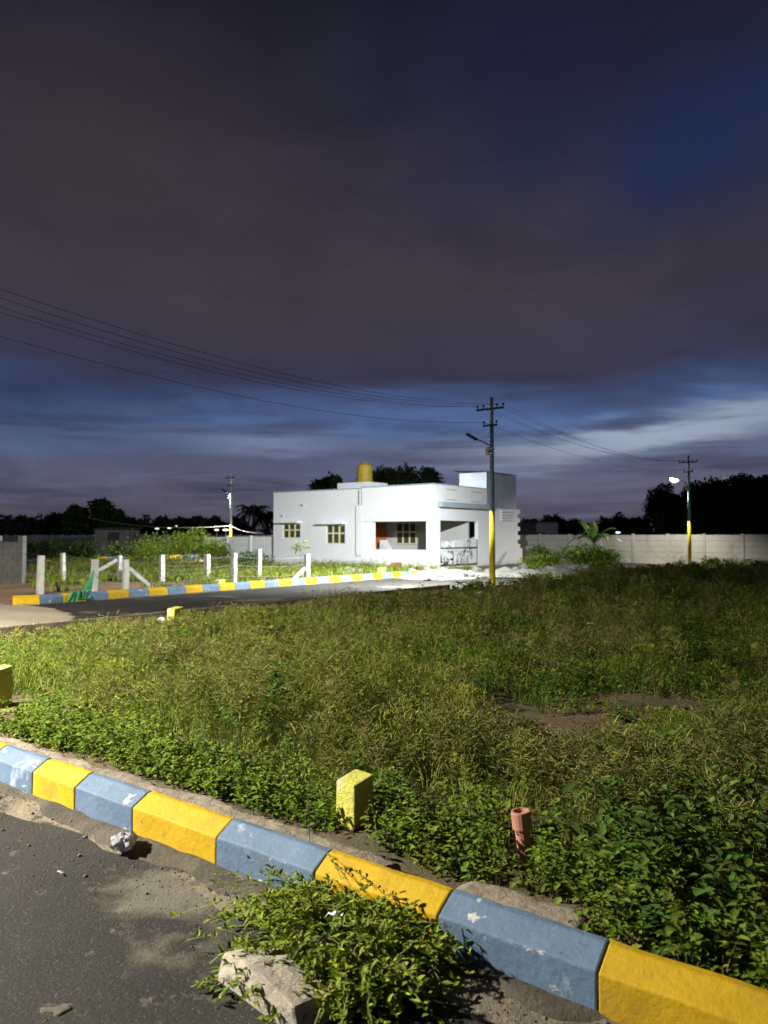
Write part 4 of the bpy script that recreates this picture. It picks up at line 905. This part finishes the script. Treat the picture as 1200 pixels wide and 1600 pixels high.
# sapling by the braced post
u, v = ground(478, 912); t = thing('sapling', 'small bare topped sapling tied beside the braced fence post', 'sapling', u, v - .25, 0)
st = MB(); st.tube([(0, 0, 0), (.02, .0, .7), (-.03, 0, 1.25)], [.016, .012, .006], 6)
for k in range(6):
    a_ = k * 1.1; st.tube([(-.02, 0, .9 + .05 * k), (-.02 + .2 * math.cos(a_), .2 * math.sin(a_), 1.08 + .06 * k)], [.006, .003], 5)
st.build('stem', M['bark'], t); crown_mesh([(-.1, 0, 1.22, .17), (.12, .1, 1.3, .14), (-.22, -.1, 1.15, .12)], 90, .09, MG + OL, 'leaves', t)
def tree(px, ybase, ytop, Z, wpx, label, n=5000, ls=.35, group='dark trees beyond the boundary wall', shape='round', cols=DKG):
    x = (px - 600) / FPX * Z; top = hgt(ytop, Z); w = wpx / FPX * Z * (1.75 if group.startswith('far') else 1.15); t = thing('tree', label, 'tree', world=Vector((x, Z, 0)), group=group); t.rotation_euler = (0, 0, 0)
    tr = MB(); hh = top * .5; tr.tube([(0, 0, -.3), (.05 * w * .2, 0, hh * .5), (.0, .1, hh)], [.035 * top + .06, .028 * top + .05, .02 * top + .03], 8); bl = []
    low = hgt(ybase, Z)
    for k in range(16):
        s_ = random.random(); zz = low + (top - low) * (.12 + .70 * s_); ww = math.sin(math.pi * (.18 + .66 * s_)) * .5
        if shape == 'cone': ww = .42 * (1.05 - s_)
        bl.append((random.uniform(-1, 1) * w * ww * .72, random.uniform(-1, 1) * w * ww * .72, zz, min(w * random.uniform(.12, .30), (top - low) * random.uniform(.25, .45))))
    bl.append((random.uniform(-.1, .1) * w, 0, top - min(w * .17, (top - low) * .22), min(w * .17, (top - low) * .22)))
    for b in bl[:7]: tr.tube([(0, .1, hh * .8), (b[0] * .6, b[1] * .6, (hh * .8 + b[2]) / 2 + .2), b[:3]], [.012 * top + .02, .01 * top, .02], 5)
    tr.build('trunk', M['bark'], t); crown_mesh(bl, n, ls, cols, 'crown', t, 'treeleaf'); return t
def palm(px, ytop, Z, label, h_leaf=2.2):
    x = (px - 600) / FPX * Z; top = hgt(ytop, Z); t = thing('palm_tree', label, 'palm tree', world=Vector((x, Z, 0))); t.rotation_euler = (0, 0, 0); hb = top - 1.0
    MB().tube([(0, 0, -.3), (.15, 0, hb * .5), (0, 0, hb)], [.2, .16, .13], 8).build('trunk', M['bark'], t)
    Bs = []; Ds = []; 
    for k in range(26):
        a_ = k * 2.4; up = random.uniform(-.3, 1.1); d = np.array([math.cos(a_), math.sin(a_), 0])
        for s_ in np.linspace(.08, 1, 22):
            c_ = np.array([0, 0, hb]) + d * h_leaf * s_ * (1 - .25 * max(up, 0)) + np.array([0, 0, h_leaf * (up * s_ - .75 * s_ * s_)])
            for sg in (-1, 1): Bs.append(c_); Ds.append(np.array([-d[1] * sg, d[0] * sg, -.5]) + d * .6)
    Bs, Ds = np.array(Bs), np.array(Ds); m = len(Bs); V, Q = leaf_arrays(Bs, Ds, RNG.uniform(.35, .65, m), np.full(m, .075)); npmesh('crown', V, Q, M['treeleaf'], np.repeat(tints(m, DKG, .2), 6, 0), t)
# right-hand wood
tree(1045, 838, 752, 72, 66, 'dark tree at the left end of the right hand wood', 7000, .32)
tree(1082, 840, 758, 66, 70, 'dark tree directly behind the lit street lamp pole', 7000, .32)
tree(1118, 840, 744, 62, 86, 'dark spreading tree just right of the lit lamp pole', 9000, .30)
tree(1162, 840, 739, 60, 92, 'tallest dark tree of the right hand wood', 9000, .30)
tree(1200, 840, 743, 58, 80, 'dark tree cut by the right edge of the photo', 8000, .30)
tree(1255, 840, 735, 58, 90, 'dark tree beyond the right edge of the photo', 6000, .34)
tree(1060, 842, 800, 55, 90, 'low dark tree filling in below the right hand wood', 5000, .30)
tree(1140, 842, 800, 54, 110, 'wide low dark tree beneath the tallest tree', 6000, .30)
# small ones between the house and the wood
for px, yt, w, lb in ((826, 814, 26, 'low round far tree next to the house corner'), (861, 807, 30, 'rounded far tree above the grey shed'), (893, 815, 26, 'low far tree left of the banana plant'), (945, 811, 26, 'low far tree behind the banana plant'),
                      (970, 801, 15, 'slim pointed far tree right of the banana plant'), (988, 812, 20, 'low far tree right of the slim pointed one'), (1003, 808, 18, 'small far tree touching the right hand wood')):
    tree(px, 838, yt, 110, w, lb, 1500, .5, 'far trees right of the house')
# behind the house
tree(516, 790, 748, 62, 66, 'dark tree showing over the roof left of the water tank', 5000, .3)
tree(612, 785, 731, 64, 84, 'dark tree showing over the roof just right of the water tank', 6000, .3)
tree(646, 785, 730, 62, 88, 'broad dark tree over the roof before the corner', 6000, .3)
# left side
tree(163, 838, 779, 80, 44, 'tall round dark tree standing on the left', 6000, .36)
tree(122, 838, 789, 82, 44, 'dark tree left of the tall round one', 5000, .36)
for px, yt, w, lb in ((8, 806, 44, 'dark tree at the left edge of the photo'), (44, 809, 40, 'second dark tree in from the left edge'), (85, 804, 40, 'dark tree in the row left of the tall ones'), (-30, 804, 50, 'dark tree beyond the left edge of the photo'),
                      (200, 810, 26, 'small dark tree right of the tall round one'), (232, 804, 18, 'small pointed far tree above the left wall'), (258, 809, 26, 'low far tree left of the distant lights'), (285, 809, 20, 'low far tree behind the distant lights'), (313, 808, 22, 'low far tree left of the distant pole'), (338, 807, 20, 'low far tree touching the distant pole'), (370, 809, 24, 'low far tree left of the palm')):
    tree(px, 838, yt, 95, w, lb, 2200, .42, 'far trees left of the house')
palm(395, 784, 78, 'bushy dark palm tree left of the white house'); palm(417, 790, 84, 'smaller dark palm against the left house corner', 1.6)
# the wood beyond, one mass
Bs = []
for k in range(520):
    a_ = random.uniform(-1.1, 1.1); Z = random.uniform(125, 150); x = math.tan(a_ * .8) * Z; r = random.uniform(1.1, 2.2); Bs.append((x, Z, random.uniform(.8, 3.2) - .3 * r, r))
o = crown_mesh(Bs, 34000, .75, DKG, 'distant_wood', None, 'treeleaf'); tag(o, 'far dark wood closing the horizon behind the walls', 'wood', kind='stuff')

# distant lamps beyond the wall
def far_lamp(px, py, Z, label, w=.35, wide=1.0):
    t = thing('far_lamp', label, 'lamp', world=Vector(((px - 600) / FPX * Z, Z, 0)), group='distant lamps'); t.rotation_euler = (0, 0, 0); h = hgt(py, Z)
    MB().tube([(0, 0, 0), (0, 0, h)], .04, 6).build('lamp_post', M['metal'], t)
    bm = bmesh.new(); bmesh.ops.create_uvsphere(bm, u_segments=12, v_segments=8, radius=.5)
    for q in bm.verts: q.co.x *= w * wide; q.co.y *= w * .6; q.co.z = q.co.z * w * .45 + h; q.co.y -= .1
    me = bpy.data.meshes.new('lamp_glass'); bm.to_mesh(me); bm.free(); link('lamp_glass', me, t, M['lens_soft'])
for a_ in ((246, 826, 70, 'left one of the pair of distant white lamps above the left wall', .24), (265, 825, 70, 'right one of the pair of distant white lamps above the left wall', .24), (276, 822, 72, 'faint small distant lamp right of the pair', .13), (339, 828, 58, 'distant white lamp just left of the distant pole', .22), (353, 828, 58, 'bright distant lamp beside the distant pole', .3), (965, 832, 60, 'distant white lamp above the wall by the banana plant', .26)):
    far_lamp(*a_, wide=1.5)
